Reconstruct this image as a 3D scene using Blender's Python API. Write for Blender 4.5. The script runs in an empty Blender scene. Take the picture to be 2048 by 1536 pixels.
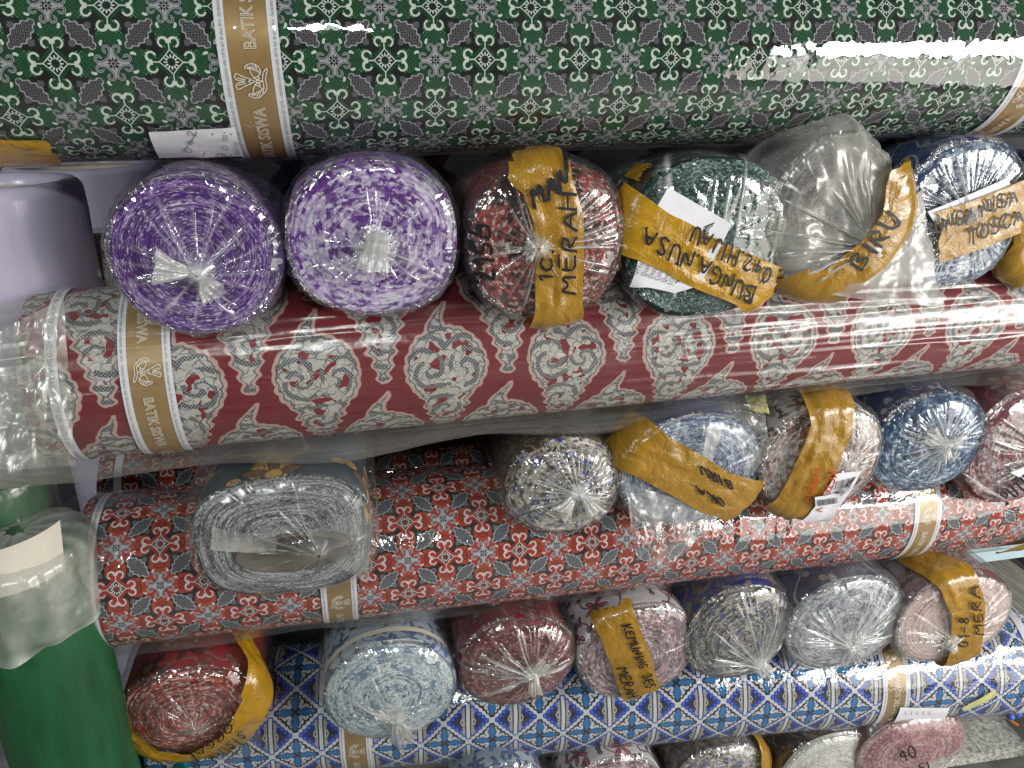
import bpy, math, random
import numpy as np

# ------------------------------------------------------------------ scene, camera, light, exposure
S = bpy.context.scene
COL = S.collection
H = 1.70                                     # camera height above the floor
PSI, PITCH, FPX = math.radians(11.5), math.radians(22.0), 1577.0
cam = bpy.data.cameras.new("Camera")
cam.lens = 36.0 * FPX / 2048.0
cam.clip_start, cam.clip_end = 0.02, 60.0
cam_o = bpy.data.objects.new("Camera", cam)
COL.objects.link(cam_o)
cam_o.location = (0, 0, H)
cam_o.rotation_euler = (math.pi / 2 - PITCH, 0, -PSI)
S.camera = cam_o

world = bpy.data.worlds.new("World")
S.world = world
world.use_nodes = True
world.node_tree.nodes["Background"].inputs[0].default_value = (0.80, 0.86, 1.0, 1)
world.node_tree.nodes["Background"].inputs[1].default_value = 0.03


def area(name, loc, target, sx, sy, power, col):
    l = bpy.data.lights.new(name, 'AREA')
    l.shape = 'RECTANGLE'
    l.size, l.size_y, l.energy, l.color = sx, sy, power, col
    o = bpy.data.objects.new(name, l)
    COL.objects.link(o)
    o.location = loc
    d = np.array(target, float) - np.array(loc, float)
    from mathutils import Vector
    o.rotation_euler = Vector(d).to_track_quat('-Z', 'Y').to_euler()
    return o


area("doorway_upper_light", (2.45, -0.60, 1.72), (0.7, 1.0, 1.3), 1.9, 0.55, 62, (1.0, 0.985, 0.95))
area("doorway_lower_light", (2.40, -0.55, 0.86), (0.7, 1.0, 1.0), 1.9, 1.10, 25, (1.0, 0.96, 0.88))
area("ceiling_light", (-1.62, -0.75, 2.75), (-0.35, 1.1, 1.3), 0.36, 0.20, 26, (0.95, 1.0, 0.97))
area("ceiling_light", (-0.05, -1.70, 2.96), (0.1, 1.1, 1.1), 0.36, 0.16, 19, (0.95, 1.0, 0.97))
S.view_settings.view_transform = 'Standard'
S.view_settings.look = 'None'
S.view_settings.exposure = 0.0
S.view_settings.gamma = 1.0
S.render.engine = 'CYCLES'
S.cycles.max_bounces = 6
S.cycles.diffuse_bounces = 2
S.cycles.glossy_bounces = 3
S.cycles.transmission_bounces = 4
S.cycles.transparent_max_bounces = 10
S.cycles.caustics_reflective = False
S.cycles.caustics_refractive = False
S.cycles.use_denoising = True
S.cycles.sample_clamp_indirect = 4.0

# ------------------------------------------------------------------ picture-plane arithmetic (used to measure the photograph)
FW = np.array([math.sin(PSI) * math.cos(PITCH), math.cos(PSI) * math.cos(PITCH), -math.sin(PITCH)])
RT = np.array([math.cos(PSI), -math.sin(PSI), 0.0])
UP = np.cross(RT, FW)
CAM = np.array([0, 0, H])


def ray(x, y):
    return FW + (x - 1024.0) / FPX * RT + (768.0 - y) / FPX * UP


def PY(x, y, Y):
    d = ray(x, y)
    return CAM + d * (Y / d[1])


def PZ(x, y, Z):
    d = ray(x, y)
    return CAM + d * ((Z - H) / d[2])


# ------------------------------------------------------------------ object helpers
def link(o, parent=None):
    COL.objects.link(o)
    if parent is not None:
        o.parent = parent
    return o


def thing(name, label, cat, group=None):
    o = bpy.data.objects.new(name, None)
    o.empty_display_size = 0.05
    COL.objects.link(o)
    o['label'], o['category'] = label, cat
    if group:
        o['group'] = group
    return o


def mesh_obj(name, verts, faces, mat, parent=None, uv=None, attr=None, smooth=True):
    me = bpy.data.meshes.new(name)
    verts = np.asarray(verts, float).reshape(-1, 3)
    me.from_pydata(verts.tolist(), [], faces if isinstance(faces, list) else faces.tolist())
    if uv is not None:
        lay = me.uv_layers.new(name="cloth")
        lay.data.foreach_set("uv", np.asarray(uv, np.float32).ravel())
    if attr:
        for k, v in attr.items():
            a = me.attributes.new(k, 'FLOAT', 'POINT')
            a.data.foreach_set("value", np.asarray(v, np.float32).ravel())
    me.materials.append(mat)
    if smooth:
        me.polygons.foreach_set("use_smooth", np.ones(len(me.polygons), bool))
    me.update()
    return link(bpy.data.objects.new(name, me), parent)


def grid(name, P, mat, parent=None, wrap=False, UVg=None, attr=None, smooth=True):
    """P[n,m,3]; wrap joins the last column to the first; UVg[n,m(+1),2]"""
    n, m = P.shape[:2]
    i, j = np.meshgrid(np.arange(n - 1), np.arange(m if wrap else m - 1), indexing='ij')
    j1 = (j + 1) % m
    F = np.stack([i * m + j, i * m + j1, (i + 1) * m + j1, (i + 1) * m + j], -1).reshape(-1, 4)
    uv = None
    if UVg is not None:
        uv = np.stack([UVg[i, j], UVg[i, j + 1] if wrap else UVg[i, j1],
                       UVg[i + 1, j + 1] if wrap else UVg[i + 1, j1], UVg[i + 1, j]], 2).reshape(-1, 2)
    return mesh_obj(name, P, F, mat, parent, uv, attr, smooth)


def box(name, lo, hi, mat, parent=None, bev=0.0, rot=0.0):
    lo, hi = np.array(lo, float), np.array(hi, float)
    b = min(bev, *(0.45 * (hi - lo)))
    c = (lo + hi) / 2
    V, F = [], []
    import bmesh
    bm = bmesh.new()
    bmesh.ops.create_cube(bm, size=1.0)
    for v in bm.verts:
        v.co = [c[k] + v.co[k] * (hi - lo)[k] for k in range(3)]
    if b > 0:
        bmesh.ops.bevel(bm, geom=bm.edges[:], offset=b, segments=2, affect='EDGES')
    me = bpy.data.meshes.new(name)
    bm.to_mesh(me)
    bm.free()
    me.materials.append(mat)
    return link(bpy.data.objects.new(name, me), parent)


# ------------------------------------------------------------------ numpy noise
def _h(ix, iy, seed):
    n = (ix.astype(np.int64) * 374761393 + iy.astype(np.int64) * 668265263 + seed * 1442695041) & 0x7fffffff
    n = ((n ^ (n >> 13)) * 1274126177) & 0x7fffffff
    return ((n ^ (n >> 16)) & 0xffff) / 65535.0


def vnoise(x, y, seed=0, perx=None):
    x, y = np.broadcast_arrays(np.asarray(x, float), np.asarray(y, float))
    x0, y0 = np.floor(x), np.floor(y)
    fx, fy = x - x0, y - y0
    fx, fy = fx * fx * (3 - 2 * fx), fy * fy * (3 - 2 * fy)
    xa, xb = x0, x0 + 1
    if perx:
        xa, xb = xa % perx, xb % perx
    a = _h(xa, y0, seed) * (1 - fx) + _h(xb, y0, seed) * fx
    b = _h(xa, y0 + 1, seed) * (1 - fx) + _h(xb, y0 + 1, seed) * fx
    return (a * (1 - fy) + b * fy) * 2 - 1


def fbm(x, y, seed=0, perx=None, oct=3):
    s, a = 0, 1.0
    for k in range(oct):
        s = s + a * vnoise(x * 2 ** k, y * 2 ** k, seed + 17 * k, None if perx is None else perx * 2 ** k)
        a *= 0.5
    return s


def crumple(x, y, seed=0, oct=4):
    """sharp creases: folded noise"""
    s, a = 0, 1.0
    for k in range(oct):
        s = s + a * (1 - np.abs(vnoise(x * 1.9 ** k + 3.1 * k, y * 1.9 ** k - 1.7 * k, seed + 31 * k)) * 2)
        a *= 0.5
    return s * 0.5


# ------------------------------------------------------------------ shader node expressions
class V:
    nt = None

    def __init__(s, k):
        s.k = k

    def __add__(s, o): return op('ADD', s, o)
    __radd__ = __add__
    def __sub__(s, o): return op('SUBTRACT', s, o)
    def __rsub__(s, o): return op('SUBTRACT', o, s)
    def __mul__(s, o): return op('MULTIPLY', s, o)
    __rmul__ = __mul__
    def __truediv__(s, o): return op('DIVIDE', s, o)
    def __neg__(s): return op('MULTIPLY', s, -1.0)


def put(sock, v):
    if isinstance(v, V):
        V.nt.links.new(v.k, sock)
    elif isinstance(v, tuple):
        sock.default_value = v if len(v) == len(sock.default_value) else (*v, 1.0)
    else:
        sock.default_value = v


def op(o, a, b=None, c=None, clamp=False):
    n = V.nt.nodes.new('ShaderNodeMath')
    n.operation = o
    n.use_clamp = clamp
    for i, v in enumerate((a, b, c)):
        if v is not None:
            put(n.inputs[i], v)
    return V(n.outputs[0])


def mn(a, b): return op('MINIMUM', a, b)
def mx(a, b): return op('MAXIMUM', a, b)
def ab(a): return op('ABSOLUTE', a)
def cosn(a): return op('COSINE', a)
def sinn(a): return op('SINE', a)
def atan(y, x): return op('ARCTAN2', y, x)
def ppong(a, s=1.0): return op('PINGPONG', a, s)
def frac(a): return op('FRACT', a)
def lt(a, b): return op('LESS_THAN', a, b)
def gt(a, b): return op('GREATER_THAN', a, b)
def hyp(x, y): return op('SQRT', op('MULTIPLY_ADD', x, x, y * y))
def inside(d, soft=0.006): return op('MULTIPLY_ADD', d, -1.0 / soft, 0.5, clamp=True)


def rng(x, a, b, c=0.0, d=1.0, smooth=False):
    n = V.nt.nodes.new('ShaderNodeMapRange')
    if smooth:
        n.interpolation_type = 'SMOOTHSTEP'
    for i, v in enumerate((x, a, b, c, d)):
        put(n.inputs[i], v)
    return V(n.outputs[0])


def mixc(f, a, b):
    n = V.nt.nodes.new('ShaderNodeMix')
    n.data_type = 'RGBA'
    put(n.inputs[0], f)
    put(n.inputs[6], a if isinstance(a, V) else (*a[:3], 1.0))
    put(n.inputs[7], b if isinstance(b, V) else (*b[:3], 1.0))
    return V(n.outputs[2])


def vec(x, y, z=0.0):
    n = V.nt.nodes.new('ShaderNodeCombineXYZ')
    put(n.inputs[0], x); put(n.inputs[1], y); put(n.inputs[2], z)
    return V(n.outputs[0])


def xyz(v):
    n = V.nt.nodes.new('ShaderNodeSeparateXYZ')
    put(n.inputs[0], v)
    return V(n.outputs[0]), V(n.outputs[1]), V(n.outputs[2])


def uvmap():
    n = V.nt.nodes.new('ShaderNodeUVMap')
    n.uv_map = "cloth"
    return V(n.outputs[0])


def objco():
    return V(V.nt.nodes.new('ShaderNodeTexCoord').outputs['Object'])


def attrib(name):
    n = V.nt.nodes.new('ShaderNodeAttribute')
    n.attribute_name = name
    return V(n.outputs['Fac'])


def noise(v, scale, detail=2.0, rough=0.5, dist=0.0, col=False):
    n = V.nt.nodes.new('ShaderNodeTexNoise')
    put(n.inputs['Vector'], v)
    n.inputs['Scale'].default_value = scale
    n.inputs['Detail'].default_value = detail
    n.inputs['Roughness'].default_value = rough
    n.inputs['Distortion'].default_value = dist
    return V(n.outputs['Color' if col else 'Fac'])


def voro(v, scale, feature='F1', out='Distance', rnd=1.0, dims='3D'):
    n = V.nt.nodes.new('ShaderNodeTexVoronoi')
    n.voronoi_dimensions = dims
    n.feature = feature
    put(n.inputs['Vector'], v)
    n.inputs['Scale'].default_value = scale
    n.inputs['Randomness'].default_value = rnd
    return V(n.outputs[out])


def bump(h, dist=0.001, strength=1.0):
    n = V.nt.nodes.new('ShaderNodeBump')
    n.inputs['Distance'].default_value = dist
    n.inputs['Strength'].default_value = strength
    put(n.inputs['Height'], h)
    return V(n.outputs[0])


def new_mat(name):
    m = bpy.data.materials.new(name)
    m.use_nodes = True
    m.node_tree.nodes.clear()
    V.nt = m.node_tree
    return m


def finish(shader):
    o = V.nt.nodes.new('ShaderNodeOutputMaterial')
    V.nt.links.new(shader.k, o.inputs['Surface'])


def pbsdf(color, rough=0.6, normal=None, spec=0.5, coat=0.0, coat_rough=0.05, metal=0.0, sheen=0.0, trans=None):
    n = V.nt.nodes.new('ShaderNodeBsdfPrincipled')
    put(n.inputs['Base Color'], color)
    put(n.inputs['Roughness'], rough)
    put(n.inputs['Specular IOR Level'], spec)
    put(n.inputs['Coat Weight'], coat)
    put(n.inputs['Coat Roughness'], coat_rough)
    put(n.inputs['Metallic'], metal)
    put(n.inputs['Sheen Weight'], sheen)
    if normal is not None:
        put(n.inputs['Normal'], normal)
    return V(n.outputs[0])


def shade(kind, **kw):
    n = V.nt.nodes.new(kind)
    for k, v in kw.items():
        put(n.inputs[k], v)
    return V(n.outputs[0])


def mixs(f, a, b):
    n = V.nt.nodes.new('ShaderNodeMixShader')
    put(n.inputs[0], f)
    V.nt.links.new(a.k, n.inputs[1])
    V.nt.links.new(b.k, n.inputs[2])
    return V(n.outputs[0])
# ------------------------------------------------------------------ printed batik cloth
def cloth_out(col, u, v, rough=0.72, tint=0.12):
    n = noise(vec(u * 9.0, v * 9.0), 6.0, 3.0)
    col = mixc(rng(n, 0.35, 0.75, 0.0, tint), col, (0.02, 0.02, 0.02))
    fine = noise(vec(u, v), 1400.0, 1.0)
    finish(pbsdf(col, rough, bump(fine, 0.0004, 0.35), spec=0.15, sheen=0.03))


def mat_medallion(name, cell, pal, dotted, ou=0.0, ov=0.0):
    """scroll medallions, small scroll crosses and parquet leaves on a square lattice"""
    m = new_mat(name)
    u, v, _ = xyz(uvmap())
    wob = noise(vec(u * 6.0, v * 6.0), 2.0, 1.0)
    x = ppong(u / cell + ou + wob * 0.10)
    y = ppong(v / cell + ov + wob * 0.08)
    d = mn(1.0 - x - y, 0.0)
    x, y = x + d, y + d
    a, b = mx(x, y), mn(x, y)
    r, an = hyp(a, b), atan(b, a)
    # field around the arms
    fx = a - 0.44
    L, la = hyp(fx, b), atan(b, fx)
    lobe = inside(L - (0.205 if dotted else 0.232) - 0.03 * ab(cosn(la * 3.0)), 0.012)
    field = pal['field']
    if dotted:
        dots = gt(sinn(a * 74.0) * cosn(b * 74.0), 0.62)
        field = mixc(dots * gt(L, 0.10), field, pal['dot'])
        field = mixc(rng(L, 0.0, 0.2, 0.5, 0.0) * gt(a, 0.3), field, pal['field2'])
    else:
        seg = lt(ab(sinn(la * 3.0 + 0.6)), 0.13) * gt(L, 0.05)
        ring = lt(ab(L - 0.135), 0.009)
        field = mixc(rng(L, 0.05, 0.23), pal['field2'], pal['field'])
        field = mixc(mx(seg, ring), field, pal['line'])
    col = mixc(lobe, pal['ground'], field)
    if dotted:
        grd = inside(hyp(a - 0.75, b - 0.12) - 0.27, 0.02)
        col = mixc(grd * 0.8, col, pal['field'])
    # dot cluster in the dark ground
    cx, cy = a - 0.345, b - 0.345
    clus = lt(hyp(cx, cy), 0.062) * gt(sinn(a * 150.0) * sinn(b * 150.0), 0.35)
    col = mixc(clus, col, pal['grey'])
    # arms: dark S bands beside the white line
    sx, sy = a - 0.350, b - 0.100
    cl = hyp(sx, sy)
    band = mx(inside(cl - 0.066, 0.01), inside(mx(b - 0.075, ab(a - 0.24) - 0.14), 0.012))
    ast = op('POWER', a + 0.0001, 0.93) + op('POWER', b + 0.0001, 0.93) - 0.245
    band = mx(band, inside(mx(ab(ast - 0.06) - 0.06, r - 0.33), 0.01))
    col = mixc(band, col, pal['arm'])
    # astroid and flower
    col = mixc(inside(ast, 0.02), col, pal['dark'])
    thin = ab(ast) - 0.015
    stem = mx(ab(b) - 0.011, ab(a - 0.31) - 0.10)
    col = mixc(inside(mn(thin, stem)), col, pal['white'])
    pet = cosn(an * 12.0)
    col = mixc(inside(r - 0.112 - 0.034 * pet, 0.01) * gt(r + pet * 0.02, 0.072), col, pal['white'])
    col = mixc(inside(r - 0.074, 0.008), col, pal['eye'])
    # white scroll: two hooks like a 3
    th = rng(b, 0.0, 0.18, 0.030, 0.017)
    hook = mx(ab(cl - 0.080) - th, mn(0.335 - a, 0.118 - b))
    col = mixc(inside(hook), col, pal['white'])
    # small cross
    c = 1.0 - a
    r2, a2 = hyp(c, b), atan(b, c)
    if not dotted:
        red = inside(mx(hyp(c - 0.24, b - 0.20) - 0.15 - 0.02 * cosn(a2 * 16.0), r2 - 0.42), 0.01)
        col = mixc(red, col, pal['leaf'])
    s2 = hyp(c - 0.245, b - 0.082)
    cross = mn(mx(ab(s2 - 0.052) - 0.022, mn(0.225 - c, 0.09 - b)), mx(b - 0.045, ab(c - 0.17) - 0.10))
    as2 = hyp(c - 0.255, b - 0.255)
    cross = mn(cross, mx(0.215 - as2, r2 - 0.22))
    col = mixc(inside(cross), col, pal['grey'])
    inner = mn(mx(ab(s2 - 0.052) - 0.007, mn(0.225 - c, 0.09 - b)), mx(ab(as2 - 0.235) - 0.006, r2 - 0.21))
    col = mixc(inside(inner), col, pal['dark'])
    fl = mn(hyp((c - 0.345) * 0.7, b - 0.165) - 0.028, hyp(c - 0.385, (b - 0.150) * 0.8) - 0.020)
    col = mixc(inside(fl), col, pal['white'])
    col = mixc(inside(r2 - 0.082 - 0.03 * cosn(a2 * 10.0), 0.01), col, pal['eye2'])
    col = mixc(inside(ab(r2 - 0.035) - 0.008), col, pal['grey'])
    # parquet leaf
    al, bt = (a - b) * 0.7071, (1.0 - a - b) * 0.7071
    edge = bt - 0.152 * (1.0 - al * al * 8.2) + 0.017 * cosn(al * 52.0)
    leafm = inside(edge - 0.016)
    blk = gt(sinn(al * 46.0) * sinn(bt * 46.0 + 1.5), 0.0)
    st = gt(sinn((a * blk + b * (1.0 - blk)) * 190.0), 0.1)
    col = mixc(leafm, col, mixc(st, pal['leafdark'], pal['leafgrey']))
    col = mixc(inside(ab(edge) - 0.013), col, pal['grey'])
    cloth_out(col, u, v)
    return m


def mat_flame(name, P, red, ou=0.0, ov=0.0):
    """white and slate flame-topped drops on a red ground, set like bricks"""
    m = new_mat(name)
    u, v, _ = xyz(uvmap())
    U, W = u / P + ou, v / P + ov
    rowh = 0.72
    k = op('FLOOR', W / rowh)
    cols = None
    wn = noise(vec(U, W), 9.0, 2.0, col=True)
    wx, wy, _ = xyz(wn)
    # two rows reach into each other: evaluate the drop of this row and of the row above
    shapes = []
    for dk in (0.0, 1.0, -1.0):
        kk = k + dk
        x = frac(U + 0.5 * op('MODULO', ab(kk), 2.0)) - 0.5
        y = W - (kk + 0.5) * rowh
        x = x + (wx - 0.5) * 0.05
        y = y + (wy - 0.5) * 0.05
        ax = ab(x)
        rr = hyp(x, y)
        body = rr - 0.305 - 0.012 * ab(cosn(atan(y, x) * 11.0))
        tw = 0.32 * (1.0 + y / 0.86)
        tail = mx(mx(ax - tw * 0.86 + 0.018 * cosn(y * 60.0), y + 0.02), -0.80 - y)
        sp = x - 0.05 * sinn(y * 14.0)
        tw2 = (0.52 - y) * 0.33
        spire = mx(mx(ab(sp + 0.02) - tw2, y - 0.52), 0.28 - y)
        shapes.append((mn(mn(body, tail), spire), x, y))
    dmin = mn(mn(shapes[0][0], shapes[1][0]), shapes[2][0])
    s1 = lt(shapes[1][0], shapes[0][0])
    s2 = lt(shapes[2][0], mn(shapes[0][0], shapes[1][0]))
    x = shapes[0][1] + s1 * (shapes[1][1] - shapes[0][1])
    x = x + s2 * (shapes[2][1] - x)
    y = shapes[0][2] + s1 * (shapes[1][2] - shapes[0][2])
    y = y + s2 * (shapes[2][2] - y)
    # filigree inside: two spirals, dotted slate bands, little leaves with outlines
    x1, y1 = ab(x) - 0.14, y + 0.02
    r1, t1 = hyp(x1, y1), atan(y1, x1)
    x2, y2 = x, y + 0.42
    r2, t2 = hyp(x2, y2), atan(y2, x2)
    sp1 = sinn(r1 * 62.0 + t1 * 2.0 + wx * 3.0)
    sp2 = sinn(r2 * 60.0 - t2 * 2.0 + wy * 3.0)
    sel = lt(y, -0.24)
    spi = sp1 + sel * (sp2 - sp1)
    rs = (r1 + sel * (r2 - r1)) * 15.0 + wx * 1.4
    ts = t1 + sel * (t2 - t1) + wy * 1.1
    idx = op('FLOOR', rs)
    cellr = frac(rs)
    cells = ab(cellr - ab(sinn(ts * 4.0 + idx * 1.9)))
    white, slate, line = (0.52, 0.49, 0.45), (0.075, 0.085, 0.10), (0.10, 0.10, 0.11)
    rim = inside(ab(dmin + 0.06) - 0.022, 0.02)
    col = mixc(rng(cellr, 0.3, 1.0, 0.0, 0.45), white, (0.42, 0.38, 0.35))
    col = mixc(inside(cells - 0.10, 0.10) * 0.85, col, line)
    arcs = inside(ab(sinn(r1 * 110.0 + t1 * 3.0)) - 0.22, 0.2)
    col = mixc(arcs * 0.35 * lt(spi, 0.1), col, line)
    band = gt(spi, 0.30) * gt(noise(vec(U, W), 6.0, 1.0), 0.40)
    dots = gt(sinn(U * 230.0) * sinn(W * 230.0), 0.45)
    col = mixc(band, col, mixc(dots * 0.8, slate, white))
    hole = gt(noise(vec(U + 3.1, W), 8.5, 1.0), 0.575) * lt(spi, 0.5) * lt(dmin, -0.05)
    col = mixc(hole, col, red)
    col = mixc(inside(ab(dmin + 0.012) - 0.006), col, line)
    ground = mixc(noise(vec(U, W), 3.0, 3.0), red, tuple(c * 0.75 for c in red))
    ground = mixc(inside(dmin - 0.022), ground, (0.50, 0.32, 0.28))
    col = mixc(inside(dmin), ground, col)
    cloth_out(col, u, v, 0.6)
    return m


def mat_lattice(name, P, ou=0.0, ov=0.0):
    """blue and white lozenge lattice: leaf crosses and barred plaques"""
    m = new_mat(name)
    u, v, _ = xyz(uvmap())
    wob = noise(vec(u * 6.0, v * 6.0), 2.0, 1.0)
    x = ppong(u / P + ou + wob * 0.06, 0.5)
    y = ppong(v / (P * 0.92) + ov, 0.5)
    bd = (x + y - 0.5) * 0.7071
    dark, cob, azure, white = (0.022, 0.018, 0.030), (0.016, 0.038, 0.30), (0.025, 0.19, 0.43), (0.62, 0.63, 0.68)
    # A: crossed leaves
    colA = (0.03, 0.022, 0.03)
    col = mixc(0.0, colA, colA)
    a, b = mx(x, y), mn(x, y)
    an = atan(b, a)
    curl = mn(ab(hyp(a - 0.205, b - 0.105) - 0.036) - 0.024, hyp((a - 0.14) * 0.6, b - 0.095) - 0.034)
    curl = mn(curl, hyp(a - 0.300, b - 0.075) - 0.030)
    col = mixc(inside(curl), col, white)
    leaf = mx(b - 0.085 * (1.0 - (a - 0.215) * (a - 0.215) * 28.0), 0.04 - a)
    col = mixc(inside(leaf), col, mixc(rng(b, 0.0, 0.07), azure, (0.015, 0.12, 0.36)))
    col = mixc(inside(ab(leaf) - 0.005), col, dark)
    # B: white bar, dark lines, ruled plaques with an eye, cobalt clouds
    q, w = 0.5 - x, 0.5 - y
    cloud = bd - 0.11 - 0.05 * ab(cosn((x - y) * 21.0))
    colB = mixc(inside(cloud, 0.02), (0.03, 0.03, 0.055), cob)
    ca = frac((x - y) * 6.6) - 0.5
    cb = bd - 0.075
    ring = lt(ab(hyp(ca * 0.105, cb) - 0.022), 0.008)
    colB = mixc(ring, colB, (0.10, 0.22, 0.72))
    pw = 0.035 + 0.045 * cosn(w * 5.0) + 0.018 * cosn(w * 26.0)
    plq = mx(mx(q - 0.062 - pw, 0.058 - q), w - 0.30)
    ruled = gt(sinn(w * 170.0), 0.25)
    plc = mixc(ruled, (0.52, 0.51, 0.48), (0.10, 0.10, 0.11))
    eye = hyp(q - 0.118, w - 0.02)
    plc = mixc(inside(eye - 0.045), plc, (0.47, 0.46, 0.43))
    plc = mixc(inside(eye - 0.018), plc, dark)
    colB = mixc(inside(plq), colB, plc)
    colB = mixc(inside(mx(q - 0.062, w - 0.36)), colB, dark)
    colB = mixc(inside(mx(q - 0.036, w - 0.40)), colB, white)
    col = mixc(gt(bd, 0.0), col, colB)
    col = mixc(inside(ab(bd) - 0.030 - 0.012 * cosn((x - y) * 42.0), 0.008), col, white)
    cloth_out(col, u, v)
    return m


def mat_floral(name, c0, c1, c2, c3, scale=14.0):
    """loose flower-and-leaf print for the sides of the end-on bolts"""
    m = new_mat(name)
    u, v, _ = xyz(uvmap())
    p = vec(u, v)
    w = noise(p, scale * 1.6, 2.0, col=True)
    wx, wy, _ = xyz(w)
    uu, vv = u + (wx - 0.5) * 0.10 / scale, v + (wy - 0.5) * 0.10 / scale
    col = mixc(rng(noise(p, scale * 0.9, 3.0), 0.42, 0.58), c0, c1)
    # trailing stems, leaves turned every way, then open flowers with a dotted heart
    stem = ab(noise(vec(uu, vv, 3.0), scale * 1.1, 1.0) - 0.5)
    col = mixc(inside(stem - 0.010, 0.012), col, c3)
    for k, (sc, pet, size, cf) in enumerate(((scale * 2.3, 2.0, 0.27, c3), (scale * 1.15, 5.0, 0.30, c2))):
        n = V.nt.nodes.new('ShaderNodeTexVoronoi')
        n.voronoi_dimensions = '2D'
        put(n.inputs['Vector'], vec(uu + 0.37 * k, vv))
        n.inputs['Scale'].default_value = sc
        n.inputs['Randomness'].default_value = 0.75
        rnd, _, _ = xyz(V(n.outputs['Color']))
        px, py, _ = xyz(V(n.outputs['Position']))
        dx, dy = (uu + 0.37 * k) * sc - px * sc, vv * sc - py * sc
        rr = hyp(dx, dy)
        an = atan(dy, dx) + rnd * 6.28
        edge = rr - size * (0.62 + 0.42 * cosn(an * pet))
        col = mixc(inside(ab(edge) - 0.035, 0.03), col, tuple(c * 0.35 for c in c0))
        col = mixc(inside(edge, 0.03), col, mixc(rng(rr, 0.05, size), tuple(c * 0.55 for c in cf), cf))
        vein = inside(ab(sinn(an * pet * 0.5)) - 0.10, 0.08) * lt(edge, -0.03)
        col = mixc(vein * 0.6, col, c0)
        if k:
            col = mixc(inside(rr - 0.085, 0.03), col, c3)
    cloth_out(col, u, v)
    return m


def mat_end(name, c0, c1, c2, w01=0.5, w2=0.62, ringy=1.0, fuzz=1.0, g=1.0, c3=None):
    """cut edge of a rolled bolt: mottled print wound in rings"""
    m = new_mat(name)
    u, v, _ = xyz(uvmap())
    th = u * 6.28318
    cx, sy = cosn(th), sinn(th)
    f1, f2 = 130.0 * g, (130.0 + 380.0 * ringy) * g
    p = vec(cx * v * f1, sy * v * f1, v * f2)
    n1 = noise(p, 1.0, 3.0, 0.62)
    n2 = noise(vec(cx * v * 230.0 * g, sy * v * 230.0 * g, v * (230.0 + 390.0 * ringy) * g + 9.0), 1.0, 2.0)
    big = noise(vec(cx * v * 22.0, sy * v * 22.0, v * (30.0 + 60.0 * ringy) + 4.0), 1.0, 2.0)
    mix1 = n1 + (big - 0.5) * 0.55
    col = mixc(rng(mix1, w01 - 0.06, w01 + 0.06), c0, c1)
    col = mixc(rng(n2 + (big - 0.5) * 0.3, w2 - 0.05, w2 + 0.05), col, c2)
    if c3:
        b3 = noise(vec(cx * v * 45.0 + 7.0, sy * v * 45.0, v * 110.0), 1.0, 2.0)
        col = mixc(rng(b3, 0.56, 0.63, 0.0, 0.85), col, c3)
    lines = noise(vec(cx * v * 9.0, sy * v * 9.0, v * 900.0), 1.0, 1.0)
    col = mixc(rng(lines, 0.38, 0.52, 0.25 + 0.55 * ringy, 0.0), col, tuple(c * 0.25 for c in c0))
    finish(pbsdf(col, 0.85, bump(n1 + n2 * 0.6, 0.0016 * fuzz, 0.8), spec=0.15, sheen=0.08))
    return m


# ------------------------------------------------------------------ plastics, tape, paper, the rest
def mat_film(name, tint=(0.93, 0.94, 0.93), rough=0.09, gain=1.0, scale=60.0, bd=0.0012, base=0.008):
    """clear polythene: passes light, shines, turns milky where it is gathered (attribute milk)"""
    m = new_mat(name)
    p = objco()
    x, y, z = xyz(p)
    n = noise(p, scale, 2.5, 0.6)
    nor = bump(n, bd * 1.2, 1.0)
    milk = op('ADD', attrib('milk') * rng(n, 0.3, 0.7, 0.6, 1.15), base, clamp=True)
    tr = shade('ShaderNodeBsdfTransparent', Color=(0.97, 0.975, 0.97, 1))
    df = mixs(0.40, shade('ShaderNodeBsdfDiffuse', Color=(*tint, 1), Normal=nor),
              shade('ShaderNodeBsdfTranslucent', Color=(*tint, 1), Normal=nor))
    body = mixs(milk, tr, df)
    fr = V.nt.nodes.new('ShaderNodeLayerWeight')
    fr.inputs['Blend'].default_value = 0.5
    put(fr.inputs['Normal'], nor)
    f = V(fr.outputs['Facing'])
    f2 = f * f
    fres = op('MULTIPLY_ADD', f2 * f2 * f, 0.50, 0.085)
    gl = shade('ShaderNodeBsdfGlossy', Color=(1, 1, 1, 1), Roughness=rough, Normal=nor)
    finish(mixs(op('MULTIPLY', fres, gain, clamp=True), body, gl))
    return m


def mat_simple(name, col, rough=0.5, var=0.15, scale=8.0, bd=0.001, coat=0.0, spec=0.5, metal=0.0, stretch=(1, 1, 1)):
    m = new_mat(name)
    x, y, z = xyz(objco())
    p = vec(x * stretch[0], y * stretch[1], z * stretch[2])
    n = noise(p, scale, 4.0, 0.6)
    c = mixc(rng(n, 0.3, 0.7), tuple(max(0, k * (1 - var)) for k in col), tuple(min(1, k * (1 + var)) for k in col))
    n2 = noise(p, scale * 6.0, 3.0)
    finish(pbsdf(c, rng(n2, 0.3, 0.7, rough * 0.8, min(1.0, rough * 1.2)), bump(n + n2 * 0.3, bd, 0.7), spec=spec, coat=coat, metal=metal))
    return m


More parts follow.
